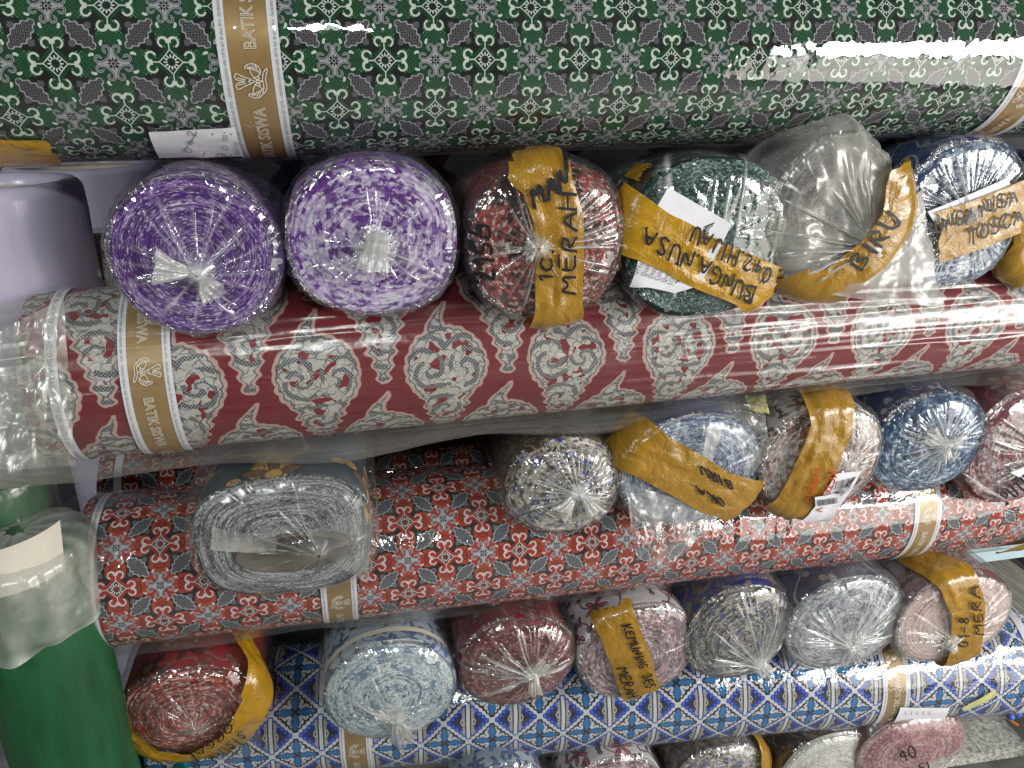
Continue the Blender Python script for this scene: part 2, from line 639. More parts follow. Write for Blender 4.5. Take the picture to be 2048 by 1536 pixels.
def mat_tape(name, col=(0.40, 0.215, 0.022)):
    m = new_mat(name)
    u, v, _ = xyz(uvmap())
    st = noise(vec(u * 3.0, v * 30.0), 22.0, 3.0)
    cr = noise(vec(u, v), 42.0, 4.0, 0.6, 0.6)
    c = mixc(rng(cr, 0.3, 0.72), tuple(k * 0.78 for k in col), tuple(min(1, k * 1.18) for k in col))
    c = mixc(rng(st, 0.6, 0.8, 0.0, 0.10), c, (0.70, 0.46, 0.10))
    b = pbsdf(c, 0.20, bump(cr + st * 0.12, 0.0042, 1.0), spec=0.55, coat=0.45)
    tl = shade('ShaderNodeBsdfTranslucent', Color=(*[min(1, k * 1.3) for k in col], 1))
    finish(mixs(0.16, b, tl))
    return m


def mat_flat(name, col, rough=0.6, spec=0.3):
    m = new_mat(name)
    n = noise(objco(), 40.0, 2.0)
    finish(pbsdf(mixc(rng(n, 0.3, 0.7), tuple(k * 0.93 for k in col), col), rough, spec=spec))
    return m


M = {}
PG = dict(ground=(0.010, 0.012, 0.010), field=(0.010, 0.066, 0.026), field2=(0.014, 0.085, 0.034), dot=(0.22, 0.42, 0.26),
          line=(0.006, 0.03, 0.012), arm=(0.008, 0.052, 0.022), dark=(0.008, 0.010, 0.012), white=(0.62, 0.68, 0.62),
          eye=(0.008, 0.022, 0.014), eye2=(0.012, 0.012, 0.018), grey=(0.38, 0.38, 0.40), leaf=(0.01, 0.06, 0.03),
          leafdark=(0.022, 0.020, 0.024), leafgrey=(0.135, 0.13, 0.14))
PO = dict(ground=(0.020, 0.017, 0.018), field=(0.43, 0.055, 0.020), field2=(0.28, 0.026, 0.014), dot=(0.5, 0.2, 0.1),
          line=(0.10, 0.012, 0.010), arm=(0.36, 0.032, 0.022), dark=(0.030, 0.022, 0.022), white=(0.70, 0.62, 0.60),
          eye=(0.16, 0.035, 0.03), eye2=(0.035, 0.04, 0.055), grey=(0.48, 0.49, 0.53), leaf=(0.36, 0.04, 0.03),
          leafdark=(0.060, 0.060, 0.068), leafgrey=(0.165, 0.17, 0.185))
M['green_print'] = mat_medallion('green medallion print', 0.0575, PG, True, 0.30, 0.12)
M['orange_print'] = mat_medallion('orange medallion print', 0.0635, PO, False, 0.0, 0.35)
M['flame_print'] = mat_flame('red flame print', 0.172, (0.185, 0.007, 0.015), 0.34, 0.30)
M['lattice_print'] = mat_lattice('blue lattice print', 0.095)
M['film'] = mat_film('clear polythene')
M['film_tight'] = mat_film('tight glossy polythene', rough=0.045, gain=1.1, scale=22.0, bd=0.0016, base=0.004)
M['film_bag'] = mat_film('crumpled milky polythene', tint=(0.86, 0.84, 0.79), rough=0.24, gain=0.75, scale=30.0, bd=0.0008, base=0.02)
M['film_knot'] = mat_film('gathered polythene', tint=(0.90, 0.89, 0.85), rough=0.2, scale=120.0, bd=0.002, base=0.20)
M['tape'] = mat_tape('brown packing tape')
M['tape_yellow'] = mat_tape('yellow packing tape', (0.52, 0.28, 0.018))
M['ink'] = mat_flat('black marker ink', (0.012, 0.012, 0.016), 0.45)
M['ink_red'] = mat_flat('orange red marker ink', (0.55, 0.06, 0.015), 0.5)
M['print_grey'] = mat_flat('grey print', (0.20, 0.18, 0.19), 0.7)
M['print_white'] = mat_flat('cream foil print', (0.82, 0.76, 0.64), 0.5)
M['paper'] = mat_simple('white label paper', (0.74, 0.73, 0.77), 0.7, 0.05, 30.0, 0.0004)
M['paper_cream'] = mat_simple('cream paper', (0.70, 0.66, 0.55), 0.7, 0.08, 12.0, 0.001)
M['gold'] = mat_simple('dull gold band', (0.36, 0.225, 0.085), 0.42, 0.12, 14.0, 0.0006, spec=0.5, metal=0.25)
M['card'] = mat_simple('grey brown cardboard', (0.11, 0.09, 0.07), 0.8, 0.2, 25.0, 0.001)
M['lilac'] = mat_simple('lilac plastic sheet', (0.60, 0.54, 0.70), 0.30, 0.07, 5.0, 0.0006, spec=0.5, stretch=(6, 6, 0.6))
M['cream_inner'] = mat_simple('cream card tube', (0.62, 0.54, 0.42), 0.6, 0.12, 10.0)
M['green_sheet'] = mat_simple('green plastic sheet', (0.013, 0.098, 0.034), 0.45, 0.35, 6.0, 0.0008, stretch=(4, 4, 0.8))
M['teal'] = mat_simple('teal plastic', (0.0, 0.30, 0.28), 0.3, 0.08)
M['strap'] = mat_simple('black strap', (0.012, 0.012, 0.014), 0.6)
M['concrete'] = mat_simple('grey concrete', (0.30, 0.295, 0.285), 0.85, 0.35, 9.0, 0.003)
M['wall'] = mat_simple('dark added wall', (0.05, 0.05, 0.055), 0.9, 0.2, 3.0)  # dark tone for the wall added to keep the gaps black
M['wood'] = mat_simple('weathered grey wood', (0.30, 0.28, 0.255), 0.8, 0.35, 14.0, 0.003, stretch=(6, 0.5, 6))
M['pale_blue'] = mat_simple('pale blue paint', (0.52, 0.68, 0.74), 0.5, 0.1)
M['yellow_scrap'] = mat_simple('pale yellow plastic', (0.50, 0.49, 0.22), 0.4, 0.15, 30.0, 0.003)
M['blue_plastic'] = mat_simple('blue plastic bead', (0.04, 0.12, 0.55), 0.35)
M['orange_plastic'] = mat_simple('orange cord', (0.75, 0.24, 0.03), 0.5)


def _terrazzo():
    m = new_mat('speckled stone slab')
    p = objco()
    c = voro(p, 240.0, 'F1', 'Color')
    k, _, _ = xyz(c)
    n = noise(p, 95.0, 4.0)
    col = mixc(rng(n, 0.4, 0.6), (0.22, 0.22, 0.20), (0.46, 0.46, 0.43))
    col = mixc(gt(k, 0.7) * 0.6, col, (0.62, 0.62, 0.58))
    finish(pbsdf(col, 0.5, bump(n, 0.0006, 0.5)))
    return m


M['stone'] = _terrazzo()
# ------------------------------------------------------------------ builders
Zv = np.array([0, 0, 1.0])
unit = lambda a: np.asarray(a, float) / np.linalg.norm(a)
TAU = 2 * math.pi


class Bolt:
    """a bolt of cloth lying along the depth of the stack, its cut end towards the viewer"""

    def __init__(s, label, px, py, hw, hh, Y, fabric, end, yaw=0.0, tilt=0.0, n=2.15, seed=1, length=0.8,
                 bulge=0.006, cat="fabric roll", group=None, core=None, rot=0.0, lump=0.02, hollow=None):
        s.C = PY(px, py, Y)
        d = ray(px, py)
        sx = (PY(px + hw, py, Y) - PY(px - hw, py, Y))[0] / 2
        sz = (PY(px, py - hh, Y) - PY(px, py + hh, Y))[2] / 2
        s.ax, s.az, s.n, s.seed, s.bulge, s.rot, s.lump = sx, sz, n, seed, bulge, rot, lump
        s.A = unit([math.sin(yaw), math.cos(yaw), tilt])
        s.R = unit(np.cross(s.A, Zv))
        s.U = np.cross(s.R, s.A)
        s.L = length
        s.px2m = sx / hw
        s.o = thing("fabric_roll", label, cat, group)
        s.o.location = s.C - s.U * s.az
        s.base = s.o.location.copy()
        # side of the bolt
        nt = 72
        th = np.linspace(0, TAU, nt, endpoint=False)
        t = np.concatenate([[-0.006, -0.003, 0.0, 0.004, 0.009, 0.016], np.linspace(0.03, length, 12), [length + 0.001]])
        TH, T = np.meshgrid(th, t)
        Rr = s.Rth(TH)
        X, Zz = np.cos(TH) * (Rr + T), np.sin(TH) * (Rr + T)
        P = s.S(X, Zz, 0.0 + 0.002 * vnoise(TH * 9 / TAU, T * 20, seed, 9), rc=0.006)
        P[-1] = (s.C + s.A * length)[None]
        th2 = np.linspace(0, TAU, nt + 1)
        uv = np.stack(np.broadcast_arrays(t[:, None] + seed * 0.137, (th2 * (sx + sz) / 2)[None]), -1)
        s.put(grid("fabric", P, fabric, s.o, True, uv))
        # cut end with the edges of the layers standing proud unevenly
        nt, nr = 150, 80
        th = np.linspace(0, TAU, nt, endpoint=False)
        q0 = 0.012
        q = np.linspace(q0, 1.0, nr)
        TH, Q = np.meshgrid(th, q)
        Rr = s.Rth(TH)
        hx, hz = (0, 0)
        X, Zz = np.cos(TH) * Rr * Q, np.sin(TH) * Rr * Q
        ph = Q * sx / 0.0036 + TH / TAU
        rel = 0.0016 * vnoise(TH * 7 / TAU, ph, seed + 5, 7) + 0.0030 * vnoise(TH * 5 / TAU, Q * 6, seed + 9, 5)
        rel *= np.clip((1 - Q) / 0.06, 0, 1)
        off = rel.copy()
        if hollow:
            hw_, hh_, dx, dz, dep = hollow
            e = ((X - dx) / hw_) ** 2 + ((Zz - dz) / hh_) ** 2
            off -= dep / (1 + np.exp((e - 0.80) * 26))
        P = s.S(X, Zz, off, rc=0.006)
        uv = np.stack(np.broadcast_arrays((np.linspace(0, 1, nt + 1))[None], (Q[:, :1] * (sx + sz) / 2)), -1) + [0, 0]
        s.put(grid("end_face", P, end, s.o, True, uv))

    def put(s, o):
        # meshes are authored in world space; keep the thing's origin at its base
        o.data.transform(__import__('mathutils').Matrix.Translation(-s.base))
        return o

    def Rth(s, th):
        th = np.asarray(th) - s.rot
        r = ((np.abs(np.cos(th)) / s.ax) ** s.n + (np.abs(np.sin(th)) / s.az) ** s.n) ** (-1 / s.n)
        k = (th % TAU) / TAU
        return r * (1 + s.lump * vnoise(k * 6, 0.5, s.seed, 6) + 0.3 * s.lump * vnoise(k * 15, 2.5, s.seed, 15))

    def S(s, x, z, off=0.0, rc=0.014):
        """unfolded end-plane coordinates -> the bolt's surface (front, rounded rim, then back along the side)"""
        x, z = np.asarray(x, float), np.asarray(z, float)
        m = np.hypot(x, z) + 1e-9
        cs, sn = x / m, z / m
        R = s.Rth(np.arctan2(z, x))
        m0 = R - rc
        arc = rc * math.pi / 2
        f = np.clip((m - m0) / arc, 0, 1) * math.pi / 2
        rho = np.where(m <= m0, m, m0 + rc * np.sin(f))
        a = np.where(m <= m0, 0.0, -rc + rc * np.cos(f)) - np.maximum(0, m - m0 - arc)
        nr, na = np.sin(f), np.cos(f)
        a = a + s.bulge * np.clip(1 - (m / R) ** 2, 0, 1)
        rho = rho + nr * off
        a = a + na * off
        return s.C + (rho * cs)[..., None] * s.R + (rho * sn)[..., None] * s.U - a[..., None] * s.A

    def loc(s, px, py):
        d = ray(px, py)
        c = s.C - s.A * (s.bulge * 0.5)
        p = CAM + d * (((c - CAM) @ s.A) / (d @ s.A))
        return np.array([(p - c) @ s.R, (p - c) @ s.U])

    # ---- plastic wrap gathered into a knot
    def film(s, knot, mat='film', pleats=30, amp=0.0045, milk=0.05, gather=0.5, back=0.30, off=0.0065, seed=None, rc=0.02,
             streak=0.0, cone=0.014, loose=0.0, wr=0.0012):
        seed = s.seed * 7 + 3 if seed is None else seed
        rg = np.random.RandomState(seed)
        nt = 264
        th = np.linspace(0, TAU, nt, endpoint=False)
        q = np.concatenate([np.linspace(0.02, 0.30, 13), np.linspace(0.335, 0.96, 22)])
        t = np.concatenate([np.linspace(-0.01, 0.034, 10), np.linspace(0.05, back, 9)])
        K = s.loc(*knot)
        TH, Q = np.meshgrid(th, q)
        Rr = s.Rth(TH)
        X1, Z1 = K[0] + (np.cos(TH) * Rr - K[0]) * Q, K[1] + (np.sin(TH) * Rr - K[1]) * Q
        TH2, T = np.meshgrid(th, t)
        Rb = s.Rth(TH2)
        X2, Z2 = np.cos(TH2) * (Rb + T), np.sin(TH2) * (Rb + T)
        THa, X, Zz = np.vstack([TH, TH2]), np.vstack([X1, X2]), np.vstack([Z1, Z2])
        QQ = np.vstack([Q, 1 + T / Rb])
        rid = np.zeros_like(THa)
        for k in range(int(pleats * 1.5)):
            c, w, a = rg.rand() * TAU, rg.uniform(0.008, 0.034), rg.rand() ** 1.4 + 0.2
            bend = rg.uniform(-0.25, 0.25)
            qa, qb = rg.uniform(0.0, 0.25), rg.uniform(0.55, 1.25)
            d = (THa - c - bend * (1 - QQ) + math.pi) % TAU - math.pi
            rid += a * np.exp(-(d / w) ** 2) * np.clip((QQ - qa) / 0.15 + 0.5, 0, 1) * np.clip((qb - QQ) / 0.25, 0, 1)
        rid = np.minimum(rid, 1.6)
        prof = np.exp(-((QQ - 0.42) / 0.42) ** 2)
        wr_ = wr * fbm(X * 34, Zz * 34, seed) + loose * np.maximum(0, crumple(X * 9, Zz * 9, seed + 3)) * np.clip(QQ, 0, 1)
        rim = np.exp(-((QQ - 1.02) / 0.13) ** 2)
        wr_ = wr_ + 0.0030 * rim * np.maximum(0, fbm(THa * 54 / TAU, QQ * 4, seed + 5, 54))
        o = off + amp * rid * prof + wr_ + cone * np.exp(-(QQ / 0.16) ** 2)
        mk = 0.6 * milk * (0.6 + 0.5 * vnoise(X * 25, Zz * 25, seed + 2)) + 0.75 * rid * prof * gather + gather * np.exp(-(QQ / 0.16) ** 2)
        if streak:
            st = np.zeros_like(X)
            for k in range(16):
                c, w = rg.uniform(-s.ax, s.ax), rg.uniform(0.0008, 0.0028)
                zc, zl = rg.uniform(-0.5, 0.7) * s.az, rg.uniform(0.2, 0.6) * s.az
                st += np.exp(-((X - c - 0.1 * (Zz - zc)) / w) ** 2) * np.exp(-((Zz - zc) / zl) ** 4) * rg.uniform(0.4, 1)
            mk += streak * st
            o += 0.002 * np.minimum(st, 1)
        P = s.S(X, Zz, o, rc=rc)
        return s.put(grid("plastic_wrap", P, M[mat], s.o, True, attr=dict(milk=np.clip(mk, 0, 0.92))))

    def knot(s, at, to, spread=0.020, neck=0.0055, out=0.02, seed=1, name="knot", flat=0.6, base=None):
        """tuft of gathered film: from the neck at `at` (px) towards `to` (px), standing `out` metres off the end"""
        p0 = s.loc(*at); p1 = s.loc(*to)
        a0 = s.S(p0[0], p0[1], 0.006)
        a1 = s.S(p1[0], p1[1], 0.010) - s.A * out
        mid = a0 * 0.6 + a1 * 0.4 - s.A * (0.35 * out + 0.006)
        rg = np.random.RandomState(seed)
        ns, nt = 16, 54
        q = np.linspace(0, 1, ns)
        c = ((1 - q) ** 2)[:, None] * a0 + (2 * q * (1 - q))[:, None] * mid + (q ** 2)[:, None] * a1
        ln = np.linalg.norm(a1 - a0)
        D = unit(a1 - a0)
        B = unit(np.cross(D, s.A) + 1e-4 * s.U)
        N = np.cross(B, D)
        spread = spread * 0.97
        r = neck + (spread - neck) * np.clip((q - 0.30) / 0.7, 0, 1) ** 0.9 + 0.006 * np.exp(-(q / 0.12) ** 2)
        th = np.linspace(0, TAU, nt, endpoint=False)
        Q, TH = np.meshgrid(q, th, indexing='ij')
        pl = 1 + (0.12 + 0.38 * Q) * np.sin(TH * 9 + 2 * Q + seed) * (0.5 + 0.5 * vnoise(TH * 5 / TAU, Q * 2, seed, 5)) \
            + 0.25 * vnoise(TH * 7 / TAU, Q * 3, seed + 3, 7)
        rr = r[:, None] * pl
        c = c[:, None] + D * (ln * 0.16 * Q * vnoise(TH * 6 / TAU, Q * 0, seed + 9, 6))[..., None]
        P = c + B * (rr * np.cos(TH))[..., None] + N * (rr * flat * np.sin(TH))[..., None]
        return s.put(grid(name, P, M['film_knot'], s.o, True, attr=dict(milk=np.full(ns * nt, 0.28) + 0.25 * np.exp(-((Q.ravel() - .2) / .2) ** 2))))

    def tape(s, pts, width, mat='tape', off=0.0125, seed=1, wr=0.0012, name="packing_tape"):
        loc = np.array([s.loc(*p) for p in pts])
        return strip(s, loc, width * s.px2m, M[mat], off, seed, wr, name)

    def write(s, txt, at, adv, up, w=3.2, off=0.0150, mat='ink', name="handwriting", seed=1, par=None):
        o = s.loc(*at)
        e1 = s.loc(at[0] + adv[0], at[1] + adv[1]) - o
        e2 = s.loc(at[0] + up[0], at[1] + up[1]) - o
        return strokes(s, txt, o, e1, e2, w * s.px2m, M[mat], off, name, seed, par)

    def paper(s, corners, off=0.014, mat='paper', name="paper_label", curl=0.0, seed=1):
        c = [s.loc(*p) for p in corners]
        return quad(s, c, off, M[mat], name, curl, seed)


class Log:
    """a bolt lying along the front of the stack"""

    def __init__(s, label, p0, Y0, p1, Y1, R, fabric, end, seed=1, u0=0.0, u1=None, lump=0.008, group=None, ends=(True, True), flat=1.0):
        s.P0, s.P1 = PY(*p0, Y0), PY(*p1, Y1)
        s.D = unit(s.P1 - s.P0)
        s.L = np.linalg.norm(s.P1 - s.P0)
        s.F = unit(np.cross(s.D, Zv) * 1.0)
        if s.F[1] > 0:
            s.F = -s.F
        s.U = unit(np.cross(s.F, s.D))
        if s.U[2] < 0:
            s.U = -s.U
        s.R, s.seed, s.lump = R, seed, lump
        a, b = u0, s.L if u1 is None else u1
        s.a, s.b = a, b
        s.o = thing("fabric_roll", label, "fabric roll", group)
        s.base = __import__('mathutils').Vector(s.P0 - s.U * R)
        s.o.location = s.base
        nu, nt = 90, 120
        u = np.linspace(a, b, nu)
        th = np.linspace(-math.pi, math.pi, nt, endpoint=False)
        Uu, TH = np.meshgrid(u, th, indexing='ij')
        P = s.S(Uu, TH * R, 0.0)
        th2 = np.linspace(-math.pi, math.pi, nt + 1)
        uv = np.stack(np.broadcast_arrays(u[:, None], th2[None] * R), -1)
        s.put(grid("fabric", P, fabric, s.o, True, uv))
        for k, (uu, sg) in enumerate(((a, -1), (b, 1))):
            if not ends[k]:
                continue
            q = np.linspace(0.02, 1, 60)
            th = np.linspace(0, TAU, 140, endpoint=False)
            Q, T = np.meshgrid(q, th, indexing='ij')
            ph = Q * R / 0.0036 + T / TAU
            h = 0.003 * vnoise(T * 7 / TAU, ph, seed, 7) * np.clip((1 - Q) / 0.05, 0, 1)
            c = s.P0 + s.D * uu
            rr = R * Q * (1 + s.bump(np.full_like(T, uu), T) * np.clip(Q, 0, 1))
            P = c + s.F * (rr * np.cos(T))[..., None] + s.U * (rr * np.sin(T))[..., None] + s.D * (sg * h)[..., None]
            uv = np.stack(np.broadcast_arrays(np.linspace(0, 1, 141)[None], (q * R)[:, None]), -1)
            s.put(grid("end_face", P, end, s.o, True, uv))

    put = Bolt.put

    def bump(s, u, th):
        k = (th % TAU) / TAU
        return s.lump * (vnoise(k * 5, u * 4, s.seed, 5) + 0.4 * vnoise(k * 10, u * 11, s.seed + 1, 10))

    def S(s, u, v, off=0.0):
        u, v = np.asarray(u, float), np.asarray(v, float)
        th = v / s.R
        rho = s.R * (1 + s.bump(u, th)) + off
        return s.P0 + u[..., None] * s.D + (rho * np.cos(th))[..., None] * s.F + (rho * np.sin(th))[..., None] * s.U

    def loc(s, px, py):
        d = unit(ray(px, py))
        m = CAM - s.P0
        dd, mm = d - (d @ s.D) * s.D, m - (m @ s.D) * s.D
        A, B, C = dd @ dd, 2 * dd @ mm, mm @ mm - s.R ** 2
        disc = max(0.0, B * B - 4 * A * C)
        t = (-B - math.sqrt(disc)) / (2 * A)
        p = CAM + d * t - s.P0
        u = p @ s.D
        return np.array([u, math.atan2(p @ s.U, p @ s.F) * s.R])

    px2m = 1.0 / FPX

    def paper(s, corners, off=0.003, mat='paper', name="paper_label", curl=0.0, seed=1):
        return quad(s, [s.loc(*p) for p in corners], off, M[mat], name, curl, seed)

    def write(s, txt, at, adv, up, w=3.0, off=0.0045, mat='ink', name="handwriting", seed=1, par=None):
        o = s.loc(*at)
        e1 = s.loc(at[0] + adv[0], at[1] + adv[1]) - o
        e2 = s.loc(at[0] + up[0], at[1] + up[1]) - o
        return strokes(s, txt, o, e1, e2, w / FPX, M[mat], off, name, seed, par)

    def patch(s, u0, u1, v0, v1, off, mat, name, nu=6, nv=60, par=None, skew=0.0):
        u, v = np.linspace(u0, u1, nu), np.linspace(v0, v1, nv)
        Uu, Vv = np.meshgrid(u, v, indexing='ij')
        P = s.S(Uu + skew * Vv, Vv, off)
        uv = np.stack([Uu, Vv], -1)
        return s.put(grid(name, P, mat, par or s.o, False, uv))

    def band(s, px, py, width, flip=1, off=0.0022, phase=0.0, span=(-2.6, 2.6), text=True, seed=1, margin=0.23):
        """woven-in selvage band: gold strip with outlined lettering and an emblem between two printed white tapes"""
        u, v0 = s.loc(px, py)
        R = s.R
        a, b = span[0] * R, span[1] * R
        g = s.patch(u - width / 2, u + width / 2, a, b, off, M['gold'], "brand_band")
        e = width * margin
        for sg in (-1, 1):
            uc = u + sg * (width / 2 + e / 2 - 0.0005)
            w = s.patch(uc - e / 2, uc + e / 2, a, b, off + 0.0004, M['paper'], "white_border")
            if text:
                t = "UNDANG-UNDANG HAK CIPTA NO 28 tahun 2014 - DILARANG KERAS MENIRU, MENJUAL ATAU MEMPERBANYAK TANPA SEIJIN PEMEGANG HAK CIPTA - "
                h = e * 0.42
                printed(s, t * 2, np.array([uc + flip * h * 0.5, flip * (a + 0.01) * 0.95]), np.array([0, flip * h]), np.array([-flip * h, 0]), M['print_grey'],
                        off + 0.0012, "small_print", w, vmax=b)
        if text:
            v = v0 + phase
            for k in range(-2, 3):
                vc = v + flip * k * 0.155
                if abs(vc) > 2.2 * R:
                    continue
                emblem(s, np.array([u, vc]), width * 0.40, flip, off + 0.0016, g)
                h = width * 0.40
                printed(s, "Batik Siswa".upper(), np.array([u + flip * h * 0.42, vc + flip * 0.032]), np.array([0, flip * h]), np.array([-flip * h, 0]),
                        M['print_white'], off + 0.0012, "lettering", g, outline=0.045, squeeze=0.86)
        return g

    def wrap(s, fn, mat, u0, u1, nu=150, nt=180, milk=None, name="plastic_wrap"):
        u = np.linspace(u0, u1, nu)
        th = np.linspace(-math.pi, math.pi, nt, endpoint=False)
        Uu, TH = np.meshgrid(u, th, indexing='ij')
        o, mk = fn(Uu, TH)
        P = s.S(Uu, TH * s.R, o)
        return s.put(grid(name, P, M[mat], s.o, True, attr=dict(milk=np.clip(mk, 0, 0.9))))


def strip(b, pts, width, mat, off, seed, wr, name, par=None):
    """a length of tape along a polyline in surface coordinates"""
    pts = np.asarray(pts, float)
    seg = np.linalg.norm(np.diff(pts, axis=0), axis=1)
    cum = np.concatenate([[0], np.cumsum(seg)])
    n = max(12, int(cum[-1] / 0.0035))
    sN = np.linspace(0, cum[-1], n)
    c = np.stack([np.interp(sN, cum, pts[:, k]) for k in range(2)], -1)
    if len(pts) > 2:
        for _ in range(6):
            c[1:-1] = 0.25 * c[:-2] + 0.5 * c[1:-1] + 0.25 * c[2:]
    t = np.gradient(c, axis=0)
    t /= np.linalg.norm(t, axis=1)[:, None]
    nrm = np.stack([-t[:, 1], t[:, 0]], -1)
    w = np.linspace(-0.5, 0.5, 15)
    rg = np.random.RandomState(seed)
    wob = 0.03 * vnoise(sN * 30, 0.3, seed)
    E = np.stack([vnoise(np.array([0.0]), 0, seed + 77), vnoise(np.array([1.0]), 0, seed + 78)])
    X = c[:, None] + nrm[:, None] * (w[None, :, None] * width + (wob * width)[:, None, None])
    # torn ends
    tear = 0.004 * vnoise(w * 14, 5.0, seed + 4)
    for k, sg in ((0, -1), (-1, 1)):
        X[k] += t[k] * (tear * sg)[:, None]
    SS, WW = np.meshgrid(sN, w, indexing='ij')
    fold = np.zeros_like(SS)
    for k in range(7):
        fold += rg.uniform(0.2, 1.0) * np.exp(-((WW - rg.uniform(-.4, .4) - rg.uniform(-.3, .3) * (SS / cum[-1] - .5)) / 0.035) ** 2) * \
            np.clip(vnoise(SS * 12, k, seed + k) + 0.4, 0, 1)
    o = off + 1.3 * wr * fbm(SS * 40, WW * 5, seed) + 2.4 * wr * fold
    P = b.S(X[..., 0], X[..., 1], o)
    uv = np.stack([SS + seed, WW * width], -1)
    return b.put(grid(name, P, mat, par or b.o, False, uv))


def quad(b, c, off, mat, name, curl, seed):
    n = 14
    s_, t_ = np.meshgrid(np.linspace(0, 1, n), np.linspace(0, 1, n), indexing='ij')
    c = [np.asarray(k) for k in c]
    X = ((1 - s_) * (1 - t_))[..., None] * c[0] + (s_ * (1 - t_))[..., None] * c[1] + (s_ * t_)[..., None] * c[2] + ((1 - s_) * t_)[..., None] * c[3]
    o = off + 0.0006 * fbm(s_ * 4, t_ * 4, seed) + curl * np.clip(s_ - 0.6, 0, 1) ** 2 * 6
    P = b.S(X[..., 0], X[..., 1], o)
    return b.put(grid(name, P, mat, b.o, False, np.stack([s_, t_], -1)))


GL = {
    'A': [[(0, 0), (.38, 1), (.75, 0)], [(.16, .38), (.6, .38)]],
    'B': [[(0, 0), (.02, 1), (.5, .95), (.58, .75), (.1, .55), (.6, .4), (.62, .1), (0, 0)]],
    'C': [[(.62, .85), (.4, 1), (.12, .8), (0, .45), (.15, .08), (.42, 0), (.65, .15)]],
    'D': [[(0, 0), (0, 1), (.45, .9), (.65, .5), (.45, .1), (0, 0)]],
    'E': [[(.6, 1), (0, .98), (.02, 0), (.62, .02)], [(0, .52), (.48, .54)]],
    'G': [[(.62, .82), (.4, 1), (.1, .8), (0, .4), (.2, .02), (.55, .05), (.62, .42), (.36, .42)]],
    'H': [[(0, 0), (0, 1)], [(.6, 0), (.6, 1)], [(0, .5), (.6, .52)]],
    'I': [[(.2, 0), (.22, 1)]], 'i': [[(.2, 0), (.22, .7)], [(.2, .92), (.24, 1.0)]],
    'J': [[(.55, 1), (.5, .15), (.28, 0), (.02, .2)]],
    'K': [[(0, 0), (0, 1)], [(.58, 1), (.05, .45), (.62, 0)]],
    'L': [[(0, 1), (.02, 0), (.6, .03)]],
    'M': [[(0, 0), (.06, 1), (.38, .35), (.7, 1), (.78, 0)]],
    'N': [[(0, 0), (.03, 1), (.6, .02), (.64, 1)]],
    'O': [[(.35, 1), (.05, .75), (.02, .3), (.32, 0), (.62, .28), (.62, .75), (.35, 1)]],
    'P': [[(0, 0), (.02, 1), (.5, .95), (.58, .7), (.42, .5), (.02, .48)]],
    'R': [[(0, 0), (.02, 1), (.5, .95), (.56, .7), (.4, .52), (.04, .5), (.62, 0)]],
    'S': [[(.58, .85), (.32, 1), (.05, .78), (.3, .52), (.58, .28), (.35, 0), (.02, .12)]],
    'T': [[(0, 1), (.7, .98)], [(.35, .98), (.36, 0)]],
    'U': [[(0, 1), (.04, .2), (.3, 0), (.58, .2), (.62, 1)]],
    'W': [[(0, 1), (.2, 0), (.4, .7), (.6, 0), (.8, 1)]],
    '0': [[(.32, 1), (.05, .72), (.04, .25), (.3, 0), (.58, .28), (.56, .78), (.32, 1)]],
    '1': [[(.1, .8), (.3, 1), (.3, 0)]],
    '2': [[(.04, .78), (.3, 1), (.56, .75), (.05, .02), (.62, .04)]],
    '3': [[(.05, .9), (.4, 1), (.52, .78), (.22, .54), (.56, .3), (.36, 0), (.02, .1)]],
    '4': [[(.45, 0), (.48, 1), (.02, .35), (.65, .36)]],
    '5': [[(.56, 1), (.1, .98), (.06, .55), (.42, .6), (.56, .3), (.36, 0), (.02, .08)]],
    '8': [[(.3, .52), (.06, .76), (.3, 1), (.54, .76), (.3, .52), (.02, .25), (.3, 0), (.58, .25), (.3, .52)]],
    '.': [[(.1, 0), (.16, .04)]], '-': [[(.08, .5), (.5, .52)]], ' ': [],
}


def ribbons(b, lines, width, mat, off, name, par=None, smooth_n=2):
    Vv, Fc = [], []
    for ln in lines:
        p = np.asarray(ln, float)
        for _ in range(smooth_n):                                    # Chaikin
            if len(p) > 2:
                q = np.empty((2 * len(p) - 2, 2))
                q[0::2] = 0.75 * p[:-1] + 0.25 * p[1:]
                q[1::2] = 0.25 * p[:-1] + 0.75 * p[1:]
                p = np.vstack([p[:1], q, p[-1:]])
        d = np.gradient(p, axis=0)
        L = np.linalg.norm(d, axis=1)
        p, d = p[L > 1e-9], d[L > 1e-9]
        if len(p) < 2:
            continue
        d /= np.linalg.norm(d, axis=1)[:, None]
        p = p.copy()
        p[0] -= d[0] * width * .4
        p[-1] += d[-1] * width * .4
        n = np.stack([-d[:, 1], d[:, 0]], -1)
        k = len(p)
        w = width * (0.5 + 0.10 * np.sin(np.arange(k) * 1.7 + len(Vv)))[:, None]
        i0 = len(Vv)
        L3 = b.S((p + n * w)[:, 0], (p + n * w)[:, 1], off)
        R3 = b.S((p - n * w)[:, 0], (p - n * w)[:, 1], off)
        Vv += list(L3) + list(R3)
        Fc += [(i0 + j, i0 + k + j, i0 + k + j + 1, i0 + j + 1) for j in range(k - 1)]
    return b.put(mesh_obj(name, Vv, Fc, mat, par or b.o, smooth=False))


